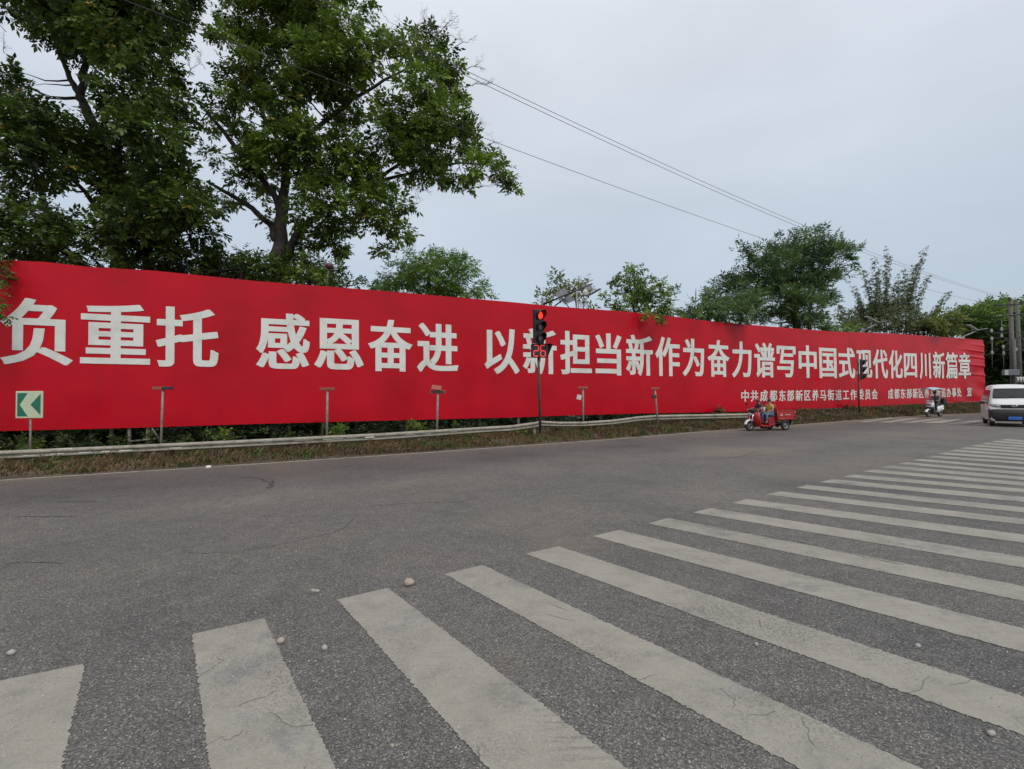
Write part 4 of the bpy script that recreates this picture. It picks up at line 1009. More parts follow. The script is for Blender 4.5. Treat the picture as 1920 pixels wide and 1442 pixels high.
# ------------------------------------------------------------------ traffic lights
M_BLACK = mat('black_plastic', (.018, .018, .019), .5, var=.2)
M_VISOR = mat('visor_black', (.010, .010, .011), .6)
M_LENS = mat('lens_off', (.19, .20, .20), .25, var=.3, scale=30)
M_LENSR = mat('lens_red', (.5, .02, .01), .3, emit=(1, .035, .02), estr=1.7)
M_SEG = mat('led_segment', (.6, .05, .03), .4, emit=(1, .05, .035), estr=.75)
M_POLEG = mat('green_grey_pole', (.05, .055, .055), .5, .3, var=.3, scale=5, dirt=(.12, .09, .07), dirt_amt=.5, dscale=4)
def traffic_light(label, foot, Y, htop, yaw, hs, poler, countdown, lit, hoff=(0.0, 0.0), ml=1.0, lean=0.0):
    """htop: world height of the head's top above the foot; hs: head height"""
    p = at(*foot, Y); z = verge_z(p.x, p.y); t = thing('traffic_light', label, 'traffic light', (p.x, p.y, z))
    rot = Matrix.Rotation(yaw, 4, 'Z')          # local -Y is the face direction
    W = hs*.325; mh = hs/3; D = .16
    hc = Vector((lean+hoff[0], hoff[1], 0))
    base = htop-hs
    pt = [(0, 0, -.3), (lean*.5, 0, base*.5), (lean, 0, base+.15)] if not ml == 2 else [(0, 0, -.3), (lean, 0, htop)]
    MB().tube(pt, [poler*1.15, poler, poler*.9] if len(pt) == 3 else [poler, poler*.9], 12).build('pole', M_POLEG, t)
    MB().lathe((0, 0, .0), (0, 0, 1), [(0, .04), (poler*2, .04), (poler*2, -.06)], 12).build('base_plate', M_POLEG, t)
    T = Matrix.Translation(hc) @ rot
    hb = MB().box((0, 0, base+hs/2), (W, D*.7, hs), bev=.02)
    for k_ in (1, 2): hb.box((0, -.002, base+mh*k_), (W*1.015, D*.72, .014))
    hb.box((-W*.5-.012, .0, base+hs/2), (.03, D*.5, hs*.98)).xf(T); hb.build('housing', M_BLACK, t)
    for k_ in range(3):
        zc = base+hs-mh*(k_+.5); r_ = W*.36
        hm = MB().lathe((0, -D*.35, zc), (0, -1, 0), [(r_*1.12, -.01), (r_*1.12, .03), (r_, .03), (r_, .0)], 20).xf(T)
        lampo = hm.build('lamp', M_BLACK, t)
        on = lit == k_
        MB().lathe((0, -D*.35-.008, zc), (0, -1, 0), [(r_*.98, 0), (r_*.8, .03), (r_*.45, .048), (0, .055)], 20).xf(T).build('lens', M_LENSR if on else M_LENS, lampo)
        # hood: three quarters of a tube, longer at the top
        vo_, fo_ = [], []; n_ = 22; a0, a1 = R(-62), R(242)
        for q in range(n_+1):
            a_ = a0+(a1-a0)*q/n_; c_, s_ = math.cos(a_), math.sin(a_); Lh = .07+.23*max(0, (s_+.9)/1.9)
            for rr_, yy in ((r_*1.1, .02), (r_*1.13, .02+Lh), (r_*1.08, .02+Lh), (r_*1.05, .02)): vo_.append((c_*rr_, -D*.35-yy, zc+s_*rr_))
        for q in range(n_):
            for e_ in range(4): fo_.append((q*4+e_, q*4+(e_+1) % 4, (q+1)*4+(e_+1) % 4, (q+1)*4+e_))
        MB().add(vo_, fo_, True).xf(T).build('visor', M_VISOR, lampo)
    if countdown:
        cw, ch_ = hs*.47, hs*.39; cz = base-ch_/2-.03
        T2 = Matrix.Translation(hc+Vector((.0, -.0, 0))) @ Matrix.Rotation(yaw*.35, 4, 'Z')
        MB().box((0, 0, cz), (cw, .16, ch_), bev=.015).xf(T2).build('countdown_box', M_BLACK, t)
        fr_ = MB(); hd = .22
        fr_.prism([(cw*.46, -.08, cz+ch_/2), (cw*.5, -.08, cz+ch_/2), (cw*.5+.16, -.08-hd, cz+ch_/2), (cw*.46+.16, -.08-hd, cz+ch_/2)], (0, 0, -.012))
        fr_.add([(cw*.5, -.08, cz-ch_/2), (cw*.5, -.08, cz+ch_/2), (cw*.5+.15, -.08-hd, cz+ch_/2), (cw*.5+.012, -.08, cz-ch_/2), (cw*.5+.012, -.08, cz+ch_/2), (cw*.5+.162, -.08-hd, cz+ch_/2)], [(0, 1, 2), (3, 5, 4), (0, 2, 5, 3), (1, 4, 5, 2)])
        fr_.prism([(-cw*.5, -.08, cz+ch_/2), (cw*.5, -.08, cz+ch_/2), (cw*.5+.15, -.08-hd, cz+ch_/2), (-cw*.5, -.08-hd*.3, cz+ch_/2)], (0, 0, .008))
        fr_.xf(T2).build('hood', M_VISOR, t)
        MB().tube([(-cw*.5, 0, cz), (-cw*.5-.09, 0, cz)], .02, 6).xf(T2).build('bracket', M_BLACK, t)
        MB().box((0, .0, base-.01), (.08, .08, .08)).xf(T2).build('bracket', M_BLACK, t)
        segs = {'2': 'abged', '6': 'afgcde'}
        for di, (dg_, ox) in enumerate((('2', -cw*.22), ('6', cw*.22))):
            sw, sh, st_ = cw*.30, ch_*.80, cw*.055; b = MB()
            xy = {'a': (0, sh/2, 1), 'g': (0, 0, 1), 'd': (0, -sh/2, 1), 'b': (sw/2, sh/4, 0), 'c': (sw/2, -sh/4, 0), 'f': (-sw/2, sh/4, 0), 'e': (-sw/2, -sh/4, 0)}
            for s_ in segs[dg_]:
                x_, z_, hz = xy[s_]; ln = (sw if hz else sh/2)*.84
                b.box((ox+x_, -.084, cz+z_), (ln, .008, st_) if hz else (st_, .008, ln))
            b.xf(T2).build('digit', M_SEG, t)
    return t
Y1 = 18.2; s = Y1/FPX
pz = at(1013.5, 822, Y1); zf = verge_z(pz.x, pz.y)
tl = traffic_light('black traffic light showing red above a red countdown of 26, on a tall pole', (1013.5, 822), Y1, at(1013, 581.5, Y1).z-zf, R(30), 63.5*s, .048, True, 0, (.03, -.06), 1.0, -.06)
Y2 = 31.0; s = Y2/FPX
pz = at(1611, 770, Y2); zf = verge_z(pz.x, pz.y)
traffic_light('distant unlit black traffic light seen from the side, before the right part of the board', (1611.5, 770), Y2, at(1610, 673.5, Y2).z-zf, R(58), 39*s, .05, False, -1, (.15, -.05), 2, -.03)

# ------------------------------------------------------------------ solar street lamps behind the board
M_LGREY = mat('light_grey_paint', (.40, .41, .42), .5, .1, var=.1)
M_PALE = mat('pale_panel_frame', (.58, .58, .55), .5, var=.1)
M_MGREY = mat('mid_grey_metal', (.16, .165, .17), .5, .3, var=.15)
def slab(b, a, c_, wdir, w, th):
    """thick plate from a to c_, width w along wdir"""
    a, c_ = Vector(a), Vector(c_); wd = Vector(wdir).normalized()*w/2; nn = (c_-a).cross(wd).normalized()*th
    b.add([a-wd, c_-wd, c_+wd, a+wd, a-wd+nn, c_-wd+nn, c_+wd+nn, a+wd+nn], [(0, 1, 2, 3), (7, 6, 5, 4), (0, 4, 5, 1), (1, 5, 6, 2), (2, 6, 7, 3), (3, 7, 4, 0)])
    return b
def solar_lamp(label, base, elbow, armend, head, panel, stem, Y, sc_=1.0):
    pe = at(*elbow, Y); t = thing('street_lamp', label, 'street lamp', (pe.x, pe.y, 0), 0, 'solar street lamps behind the board')
    O = Vector((pe.x, pe.y, 0)); A = lambda p, dy=0.0: at(p[0], p[1], Y+dy)-O
    MB().tube([(0, 0, -.4), A(elbow)+Vector((0, 0, .05))], [.09, .06], 10).build('pole', M_LGREY, t)
    e, a_ = A(elbow), A(armend)
    MB().tube([e, a_], .035*sc_, 8).tube([e-Vector((0, 0, .25)), e.lerp(a_, .3)], .02, 6).build('arm', M_LGREY, t)
    h0, h1 = A(head[0]), A(head[1], -.3); hh = MB(); d = (h1-h0)
    rings = []
    for tt, ww, hh_ in ((0, .05, .04), (.25, .13, .06), (.6, .16, .06), (.9, .12, .045), (1, .04, .02)):
        c_ = h0+d*tt; rings.append([c_+Vector((0, ww*sc_, 0)), c_+Vector((0, ww*.7*sc_, hh_*sc_)), c_+Vector((0, -ww*.7*sc_, hh_*sc_)), c_+Vector((0, -ww*sc_, 0)), c_+Vector((0, 0, -.03*sc_))])
    hh.loft(rings); hh.build('lamp_head', M_MGREY, t)
    slab(MB(), A(panel[0], -.1), A(panel[1], .1), (.25, 1, .1), .45*sc_, .04).build('solar_panel', M_PALE, t)
    MB().tube([A(stem[0]), A(stem[1])], .02*sc_, 6).build('stem', M_LGREY, t)
    return t
solar_lamp('pale solar street lamp rising above the board in front of the bamboo', None, (1614, 622), (1645, 607), ((1643, 607), (1663, 602)), ((1623, 593.5), (1645, 605)), ((1634, 600), (1634.5, 612)), 37, 1.1)
solar_lamp('pale solar street lamp above the right end of the board, before the dark thicket', None, (1801.5, 633), (1832, 620), ((1831, 620), (1852, 616)), ((1815, 609.5), (1832, 620)), ((1822.5, 614.5), (1823, 624)), 41.5, 1.1)
# lamp head lost in the feathery tree
t = thing('street_lamp', 'street lamp whose bluish head shows through the foliage of the feathery tree', 'street lamp', (at(1405, 600, 32).x, 32, 0), 0, 'solar street lamps behind the board')
O = Vector(t.location); MB().tube([Vector((0, 0, -.4)), at(1405, 592, 32)-O], [.09, .06], 10).build('pole', M_LGREY, t)
MB().tube([at(1405, 592, 32)-O, at(1422, 580, 31.8)-O], .03, 6).build('arm', M_LGREY, t)
MB().ell(at(1425, 578, 31.6)-O, (.22, .1, .09), rot=Matrix.Rotation(R(-25), 3, 'Y')).build('lamp_head', M_MGREY, t)
# reddish lamp by the forked trunk
t = thing('street_lamp', 'small round rust-brown lamp on a thin bent pole beside the forked tree trunk', 'street lamp', (at(613, 540, 19.2).x, 19.2, 0))
O = Vector(t.location); MB().tube([Vector((0, 0, -.4)), at(612.5, 535, 19.2)-O, at(616, 505, 19.2)-O], [.05, .03, .02], 8).build('pole', M_BARK2, t)
MB().ell(at(617, 499, 19.2)-O, (.17, .15, .12)).build('lamp_head', mat('rust_brown', (.09, .035, .025), .6, var=.3), t)
slab(MB(), at(598, 480, 19.1)-O, at(612, 493, 19.2)-O, (0, 1, 0), .1, .03).build('solar_panel', M_LGREY, t)
# twin-panel mast with camera
YS = 25.0
t = thing('street_lamp', 'dark slanting lamp arm with twin solar panels and a white camera, behind the board centre', 'street lamp', (at(1017, 600, YS).x, YS, 0), 0, 'solar street lamps behind the board')
O = Vector(t.location); A = lambda x, y, dy=0.0: at(x, y, YS+dy)-O
MB().tube([Vector((0, 0, -.4)), A(1017, 558)], .06, 10).build('pole', M_MGREY, t)
MB().tube([A(1017, 571.5), A(1111, 531.8, -.6)], [.045, .035], 8).build('arm', M_DARKMETAL, t)
MB().tube([A(1040, 574, .4), A(1072, 549, .1)], .035, 8).build('arm', M_DARKMETAL, t)
for q in (((1041.5, 549), (1059, 538.5), (1064.5, 552), (1047.5, 560.5)), ((1052.5, 562.5), (1068, 552), (1077, 563), (1059, 571))):
    P = [A(x, y, dy) for (x, y), dy in zip(q, (.1, .1, -.25, -.25))]; nn = Vector((0, .03, .01))
    b = MB(); b.prism(P, nn); sp_ = b.build('solar_panel', M_MGREY, t)
    cc = sum(P, Vector())/4; MB().tube([P[0].lerp(P[1], .5)-nn*.5, P[3].lerp(P[2], .5)-nn*.5], .014, 5).tube([P[0]-nn*.4, P[1]-nn*.4, P[2]-nn*.4, P[3]-nn*.4, P[0]-nn*.4], .012, 5).build('panel_frame', M_LGREY, sp_)
P = [A(1090, 536, .2), A(1107, 533, .2), A(1112, 541, -.1), A(1101, 546, -.1)]; MB().prism(P, Vector((0, .03, .01))).build('solar_panel', M_MGREY, t)
h0, h1 = A(1101, 556, -.3), A(1127, 542, -.7); rings = []
for tt, ww in ((0, .04), (.3, .1), (.65, .13), (.9, .11), (1, .03)):
    c_ = h0.lerp(h1, tt); rings.append([c_+Vector((0, ww, 0)), c_+Vector((0, ww*.6, ww*.7)), c_+Vector((0, -ww*.6, ww*.7)), c_+Vector((0, -ww, 0)), c_-Vector((0, 0, .03))])
MB().loft(rings).build('lamp_head', M_MGREY, t)
MB().tube([A(1081.5, 640, .1), A(1081.5, 536, 0)], .025, 8).tube([A(1084.5, 640, .1), A(1084.5, 560, 0), A(1094, 560, 0)], .025, 8).build('mast', M_LGREY, t)
cm = MB().lathe(A(1097, 549.5, -.2), (0, 0, -1), [(0, -.18), (.07, -.17), (.13, -.05), (.14, .1), (.12, .13)], 16).build('camera_housing', M_BOXW, t)
MB().ell(A(1097, 559.5, -.2), (.095, .095, .09)).build('camera_dome', M_BOXW, cm)

# ------------------------------------------------------------------ utility poles, wires
M_CONC = mat('concrete_pole', (.13, .12, .105), .85, var=.2, scale=4, dirt=(.12, .11, .10), dirt_amt=.6, dscale=2)
M_CER = mat('insulator', (.50, .47, .44), .3)
YU = 42.0
t = thing('utility_pole', 'twin concrete utility poles joined by crossarms with a grey transformer box, behind the white van', 'utility pole', (at(1900, 700, YU).x, YU, 0))
O = Vector(t.location); A = lambda x, y, dy=0.0: at(x, y, YU+dy)-O
MB().tube([A(1901, 760), A(1894.5, 561)], [.20, .13], 12).build('pole', M_CONC, t)
MB().tube([A(1913, 760, .6), A(1907.5, 567, .6)], [.20, .13], 12).build('pole', M_CONC, t)
MB().tube([A(1904.5, 760, -.4), A(1901.5, 636, -.4)], [.11, .10], 10).build('strut', M_CONC, t)
for (x0, y0, x1, y1, dy) in ((1864, 572.5, 1960, 567.5, -.15), (1858, 595, 1960, 584, -.15), (1858, 625, 1960, 622, .2), (1860, 634, 1960, 632, .2), (1880, 649, 1960, 648, .2), (1880, 657.5, 1960, 656, .2), (1896, 680, 1960, 679, .2)):
    MB().tube([A(x0, y0, dy), A(x1, y1, dy)], .05 if y0 < 600 else .035, 6).build('crossarm', M_DARKMETAL, t)
for (x, y) in ((1859, 620), (1859.5, 635), (1860, 661), (1878, 617), (1878, 629), (1881, 650), (1882, 662), (1893, 560.5), (1914, 566), (1866, 571.5), (1905, 655)):
    c_ = A(x, y, .2 if y > 600 else -.15); m__ = M_DARKMETAL if y < 600 else M_CER
    MB().lathe(c_, (0, 0, 1), [(0, -.16), (.05, -.15), (.11, -.1), (.05, -.05), (.12, 0), (.05, .05), (.1, .1), (0, .15)], 10).build('insulator', m__, t)
for x, y0, y1 in ((1860, 634, 690), (1881.5, 650, 692), (1878, 600, 630)):
    MB().tube([A(x, y0, .2), A(x+.5, y1, .2)], .03, 6).build('drop_cable', M_MGREY, t)
MB().box(A(1895, 698.5, -.3), (1.05, .5, .5), bev=.04).build('transformer', M_MGREY, t)
MB().box(A(1887, 698.5, -.60), (.3, .05, .42), bev=.01).build('transformer_door', M_LGREY, t)
for x in (1907, 1913, 1919): MB().lathe(A(x, 712, -.3), (0, 0, 1), [(0, -.22), (.10, -.22), (.10, .2), (.06, .24), (0, .24)], 10).build('bushing', M_BOXW, t)

M_WIRE = mat('wire', (.03, .03, .032), .6)
pole_top = at(1893, 562, YU)
def wire(label, curve, x0y0, rad, Yend=None):
    """span in the vertical plane from the pole to a plan point left of the frame"""
    a = at(*curve[-1], YU); b0 = Vector((x0y0[0], x0y0[1])); dirp = Vector((a.x-b0.x, a.y-b0.y)); P = []
    for i in range(60):
        t_ = i/59; X = b0.x+dirp.x*t_; Y = b0.y+dirp.y*t_; px = None
        lo, hi = 2, 14
        for _ in range(40):
            z = (lo+hi)/2; px, py = to_px((X, Y, z))
            cy = np.interp(px, [c_[0] for c_ in curve], [c_[1] for c_ in curve])
            if px < curve[0][0]: cy = curve[0][1]+(px-curve[0][0])*(curve[1][1]-curve[0][1])/(curve[1][0]-curve[0][0])
            if py > cy: lo = z
            else: hi = z
        P.append(Vector((X, Y, z)))
    # smooth the heights with a parabola: a hanging cable
    tt = np.linspace(0, 1, 60); k_ = np.polyfit(tt, [p.z for p in P], 3)
    for i, p in enumerate(P): p.z = float(np.polyval(k_, tt[i]))
    ext = P[0]-(P[4]-P[0])*3
    tag(MB().tube([ext]+P, rad, 5).build('power_line', M_WIRE), label, 'cable', 'overhead cables')
wire('upper of the paired thin cables crossing the sky to the utility poles', [(576, 0), (696, 47), (861, 123), (1000, 185), (1200, 283), (1400, 379), (1540, 440), (1700, 497), (1830, 542), (1893, 561)], (-4.5, 9.0), .0065)
wire('lower of the paired thin cables running just beneath its twin across the sky', [(560, 0), (696, 58), (861, 131), (1000, 194), (1200, 291), (1400, 387), (1540, 446), (1700, 502), (1830, 545), (1893, 563)], (-4.5, 8.6), .0065)
wire('lowest single cable sloping down from the left trees past the feathery tree', [(314, 34), (390, 61), (610, 146), (775, 208), (1000, 293), (1200, 366), (1440, 452), (1600, 502), (1730, 542), (1893, 578)], (-6.5, 8.4), .0065)

# ------------------------------------------------------------------ people
M_SKIN = mat('skin', (.38, .22, .15), .55, var=.08)
M_HAIR = mat('hair', (.015, .013, .012), .5)
M_SHOE = mat('shoe', (.04, .035, .035), .6)
def skin_mesh(name, joints, edges, m, parent, sub=1, root=0):
    """joints: (pos, radius)"""
    me = bpy.data.meshes.new(name); me.from_pydata([j[0] for j in joints], edges, [])
    o = bpy.data.objects.new(name, me); COL.objects.link(o)
    sk = o.modifiers.new('skin', 'SKIN'); sk.use_smooth_shade = True
    for i, j in enumerate(joints):
        r_ = j[1]; me.skin_vertices[0].data[i].radius = (r_, r_) if not isinstance(r_, tuple) else r_
        me.skin_vertices[0].data[i].use_root = (i == root)
    ss = o.modifiers.new('sub', 'SUBSURF'); ss.levels = sub; ss.render_levels = sub
    dg = bpy.context.evaluated_depsgraph_get(); dg.update(); nm = bpy.data.meshes.new_from_object(o.evaluated_get(dg), depsgraph=dg)
    nm.materials.clear(); nm.materials.append(m); bpy.data.objects.remove(o)
    o = link_mesh(name, nm, parent); return o
def person(label, J, shirt, trousers, loc, rotz, hat=None, short=True, vest=None, scale=1.0):
    """J: joint dict in metres, x forward, y left, z up"""
    t = thing('person', label, 'person', loc, rotz); t.scale = (scale,)*3
    V_ = {k_: Vector(v_) for k_, v_ in J.items()}
    order = ['pelvis', 'waist', 'chest', 'neck', 'headb', 'head', 'shL', 'elL', 'wrL', 'haL', 'shR', 'elR', 'wrR', 'haR', 'hipL', 'knL', 'anL', 'toL', 'hipR', 'knR', 'anR', 'toR']
    rad = dict(pelvis=.125, waist=.115, chest=.135, neck=.055, headb=.07, head=.095, shL=.06, elL=.042, wrL=.03, haL=.035, shR=.06, elR=.042, wrR=.03, haR=.035, hipL=.09, knL=.062, anL=.04, toL=.04, hipR=.09, knR=.062, anR=.04, toR=.04)
    ed = [('pelvis', 'waist'), ('waist', 'chest'), ('chest', 'neck'), ('neck', 'headb'), ('headb', 'head'), ('chest', 'shL'), ('shL', 'elL'), ('elL', 'wrL'), ('wrL', 'haL'), ('chest', 'shR'), ('shR', 'elR'), ('elR', 'wrR'), ('wrR', 'haR'),
          ('pelvis', 'hipL'), ('hipL', 'knL'), ('knL', 'anL'), ('anL', 'toL'), ('pelvis', 'hipR'), ('hipR', 'knR'), ('knR', 'anR'), ('anR', 'toR')]
    ix = {k_: i for i, k_ in enumerate(order)}
    body = skin_mesh('body', [(V_[k_], rad[k_]) for k_ in order], [(ix[a], ix[b]) for a, b in ed], M_SKIN, t, 1)
    # fingers
    fb = MB()
    for s_ in 'LR':
        h_ = V_['ha'+s_]; d = (h_-V_['wr'+s_]).normalized(); sd_ = d.cross(Vector((0, 0, 1))); sd_ = sd_.normalized() if sd_.length > .1 else Vector((0, 1, 0))
        for q in range(4):
            o_ = h_+sd_*(q-1.5)*.019; l_ = (.062, .072, .068, .052)[q]
            fb.tube([o_, o_+d*l_*.6, o_+d*l_*.8-Vector((0, 0, l_*.5))], [.009, .008, .007], 5)
        fb.tube([h_-d*.03, h_-d*.0+sd_*.04-Vector((0, 0, .02)), h_+d*.02+sd_*.035-Vector((0, 0, .045))], [.010, .009, .008], 5)
    fb.build('fingers', M_SKIN, body)
    hd_ = V_['head']; f_ = Vector((1, 0, 0))
    MB().ell(hd_+Vector((.098, 0, -.005)), (.018, .012, .02)).ell(hd_+Vector((0, .097, 0)), (.018, .012, .028)).ell(hd_+Vector((0, -.097, 0)), (.018, .012, .028)).build('face', M_SKIN, body)
    MB().ell(hd_+Vector((.09, .034, .02)), (.012, .013, .009)).ell(hd_+Vector((.09, -.034, .02)), (.012, .013, .009)).ell(hd_+Vector((.093, 0, -.045)), (.008, .022, .006)).build('eyes', M_HAIR, body)
    if hat: MB().ell(hd_+Vector((-.015, 0, .035)), (.128, .115, .11)).build('helmet', hat, t)
    else: MB().ell(hd_+Vector((-.022, 0, .03)), (.105, .102, .095)).build('hair', M_HAIR, t)
    so_ = ['waist', 'chest', 'neck0', 'shL', 'elL2', 'shR', 'elR2', 'pelvis']
    V_['neck0'] = V_['chest'].lerp(V_['neck'], .7)
    V_['elL2'] = V_['shL'].lerp(V_['elL'], .75 if short else 1.0); V_['elR2'] = V_['shR'].lerp(V_['elR'], .75 if short else 1.0)
    rs_ = dict(waist=.145, chest=.158, neck0=.075, shL=.08, elL2=.062, shR=.08, elR2=.062, pelvis=.15)
    el = [('pelvis', 'waist'), ('waist', 'chest'), ('chest', 'neck0'), ('chest', 'shL'), ('shL', 'elL2'), ('chest', 'shR'), ('shR', 'elR2')]
    if not short:
        so_ += ['wrL2', 'wrR2']; V_['wrL2'] = V_['elL'].lerp(V_['wrL'], .9); V_['wrR2'] = V_['elR'].lerp(V_['wrR'], .9); rs_['wrL2'] = rs_['wrR2'] = .045; el += [('elL2', 'wrL2'), ('elR2', 'wrR2')]
    ix = {k_: i for i, k_ in enumerate(so_)}
    skin_mesh('shirt', [(V_[k_], rs_[k_]) for k_ in so_], [(ix[a], ix[b]) for a, b in el], shirt, t, 1, root=0)
    so_ = ['pelvis', 'hipL', 'knL', 'anL2', 'hipR', 'knR', 'anR2']; V_['anL2'] = V_['knL'].lerp(V_['anL'], .88); V_['anR2'] = V_['knR'].lerp(V_['anR'], .88)
    rs_ = dict(pelvis=.14, hipL=.105, knL=.08, anL2=.062, hipR=.105, knR=.08, anR2=.062); ix = {k_: i for i, k_ in enumerate(so_)}
    skin_mesh('trousers', [(V_[k_], rs_[k_]) for k_ in so_], [(ix[a], ix[b]) for a, b in (('pelvis', 'hipL'), ('hipL', 'knL'), ('knL', 'anL2'), ('pelvis', 'hipR'), ('hipR', 'knR'), ('knR', 'anR2'))], trousers, t, 1)
    for s_ in 'LR':
        a_, o_ = V_['an'+s_], V_['to'+s_]; MB().ell(a_.lerp(o_, .5)-Vector((0, 0, .015)), (.13, .05, .045)).build('shoe', M_SHOE, t)
    return t

# ------------------------------------------------------------------ vehicles
M_TYRE = mat('tyre', (.022, .021, .02), .85, var=.3, scale=20, dirt=(.09, .08, .07), dirt_amt=.5, dscale=12)
M_RIM = mat('rim', (.16, .155, .15), .5, .5)
M_REDP = mat('red_paint', (.42, .012, .014), .35, coat=.3, var=.1, dirt=(.28, .05, .04), dirt_amt=.35, dscale=7)
M_REDD = mat('dull_red_paint', (.24, .010, .012), .5, var=.2)
M_WHITEP = mat('white_paint', (.68, .68, .67), .35, coat=.3, var=.04, dirt=(.42, .40, .37), dirt_amt=.25, dscale=4)
M_CHROME = mat('chrome', (.6, .6, .6), .2, 1.0)
M_GLASS = mat('dark_glass', (.015, .018, .02), .08, spec=.5, var=.2)
M_HLAMP = mat('headlamp_clear', (.20, .20, .20), .12, .3, spec=.9, var=.5, scale=30)
M_LAMPG = mat('headlamp_glass', (.45, .46, .46), .15, spec=.8)
def wheel(parent, c_, r_, w_, steer=0.0, name='wheel'):
    """axis along local y"""
    ax = Matrix.Rotation(steer, 3, 'Z') @ Vector((0, 1, 0))
    w = thing_child(name, parent)
    prof = [(r_*.62, -w_*.42), (r_*.8, -w_*.5), (r_*.95, -w_*.42), (r_, -w_*.2), (r_, w_*.2), (r_*.95, w_*.42), (r_*.8, w_*.5), (r_*.62, w_*.42), (r_*.62, -w_*.42)]
    ty = MB().lathe(c_, ax, prof, 28).build('wheel', M_TYRE, parent)
    rm = MB().lathe(c_, ax, [(r_*.63, -w_*.4), (r_*.55, -w_*.36), (r_*.5, -w_*.1), (r_*.28, -w_*.14), (r_*.2, -w_*.34), (.0, -w_*.36)], 20).lathe(c_, ax, [(r_*.63, w_*.4), (r_*.55, w_*.36), (r_*.5, w_*.1), (r_*.28, w_*.14), (r_*.2, w_*.34), (.0, w_*.36)], 20)
    rm.build('rim', M_RIM, ty); return ty
def thing_child(*a): return None

# --- cargo tricycle: local x forward
fw = gnd(1400.5, 806.5); rw = gnd(1470, 802.0)
TY = math.atan2(-.35, -.94)
tri = thing('cargo_tricycle', 'red motor cargo tricycle with open box, two people aboard, turning in front of the board', 'tricycle', (0, 0, 0), TY)
WB = 1.72; k3 = .92
ctr = gnd(1405.5, 808.0); tri.location = (ctr.x, ctr.y, 0); tri.scale = (k3, k3, k3)   # origin: front wheel contact
wheel(tri, Vector((0, 0, .245)), .245, .11)
for y_ in (-.44, .44): wheel(tri, Vector((-WB, y_, .245)), .245, .12)
# fork, mudguard, headlamp, bars
MB().tube([(.0, .09, .25), (-.08, .09, .55), (-.22, .06, .92)], .022, 8).tube([(.0, -.09, .25), (-.08, -.09, .55), (-.22, -.06, .92)], .022, 8).build('fork', M_CHROME, tri)
rg = []
for q in range(9):
    a_ = R(15+q*17); rg.append([(math.cos(a_)*rr_, yy, .245+math.sin(a_)*rr_) for rr_, yy in ((.262, -.075), (.29, -.05), (.30, 0), (.29, .05), (.262, .075))])
MB().loft(rg, cap=False, closed=False).build('front_mudguard', M_WHITEP, tri)
MB().lathe((-.08, 0, .78), (1, 0, -.1), [(0, -.09), (.07, -.07), (.095, 0), (.095, .06)], 16).build('headlight', M_CHROME, tri)
MB().lathe((-.02, 0, .775), (1, 0, -.1), [(.09, 0), (.06, .02), (0, .028)], 16).build('headlight_lens', M_LAMPG, tri)
MB().box((-.20, 0, .95), (.22, .28, .14), Matrix.Rotation(R(25), 3, 'Y'), bev=.04).build('instrument_cowl', M_BLACK, tri)
MB().tube([(-.34, .36, 1.06), (-.26, .2, 1.02), (-.24, 0, .98), (-.26, -.2, 1.02), (-.34, -.36, 1.06)], .016, 8).build('handlebar', M_BLACK, tri)
for s_ in (1, -1):
    MB().tube([(-.25, s_*.22, 1.02), (-.2, s_*.32, 1.2)], .008, 6).box((-.2, s_*.33, 1.24), (.02, .14, .09), bev=.01).build('mirror', M_BLACK, tri)
# leg shield and floor
sh = MB(); rg = []
for z_, x_, w_ in ((.22, -.36, .30), (.45, -.30, .36), (.70, -.26, .36), (.86, -.28, .28)):
    rg.append([(x_, -w_, z_), (x_+.08, -w_*.6, z_), (x_+.11, 0, z_), (x_+.08, w_*.6, z_), (x_, w_, z_), (x_-.03, w_, z_), (x_+.05, w_*.55, z_), (x_+.08, 0, z_), (x_+.05, -w_*.55, z_), (x_-.03, -w_, z_)])
sh.loft(rg).build('leg_shield', M_REDP, tri)
MB().box((-.62, 0, .24), (.62, .66, .05), bev=.015).build('footboard', M_REDP, tri)
MB().tube([(-.36, -.37, .30), (-.42, -.37, .22), (-.92, -.37, .22)], .025, 8).tube([(-.36, .37, .30), (-.42, .37, .22), (-.92, .37, .22)], .025, 8).build('side_rail', M_REDP, tri)
MB().box((-1.0, 0, .44), (.38, .74, .40), bev=.02).build('seat_box', M_REDP, tri)
for y_ in (-.372, .372): MB().box((-1.0, y_, .44), (.26, .012, .26), bev=.004).build('side_panel', M_REDD, tri)
MB().box((-1.0, 0, .675), (.42, .80, .08), bev=.03).build('seat', M_BLACK, tri)
MB().box((-1.0, 0, .16), (.36, .34, .14), bev=.02).build('battery_case', M_BLACK, tri)
# cargo bed
bx0, bx1, bw_, bz0, bz1 = -1.22, -2.34, .46, .50, .93
MB().box(((bx0+bx1)/2, 0, bz0), (bx0-bx1, bw_*2, .04)).build('bed_floor', M_REDD, tri)
for s_ in (1, -1):
    b = MB().box(((bx0+bx1)/2, s_*bw_, (bz0+bz1)/2), (bx0-bx1, .03, bz1-bz0))
    for zz in (.54, .67, .80, .915): b.tube([(bx0, s_*(bw_+.022), zz), (bx1, s_*(bw_+.022), zz)], .022, 6)
    for xx in (bx0, bx1+.02): b.tube([(xx, s_*(bw_+.018), bz0), (xx, s_*(bw_+.018), bz1+.01)], .024, 6)
    sd_ = b.build('bed_side', M_REDP, tri)
    MB().box((-1.45, s_*(bw_+.03), .735), (.16, .012, .07), bev=.003).box((-1.86, s_*(bw_+.03), .74), (.36, .012, .045), bev=.003).build('maker_plate', mat('worn_decal', (.55, .30, .28), .5, var=.4, scale=40), sd_)
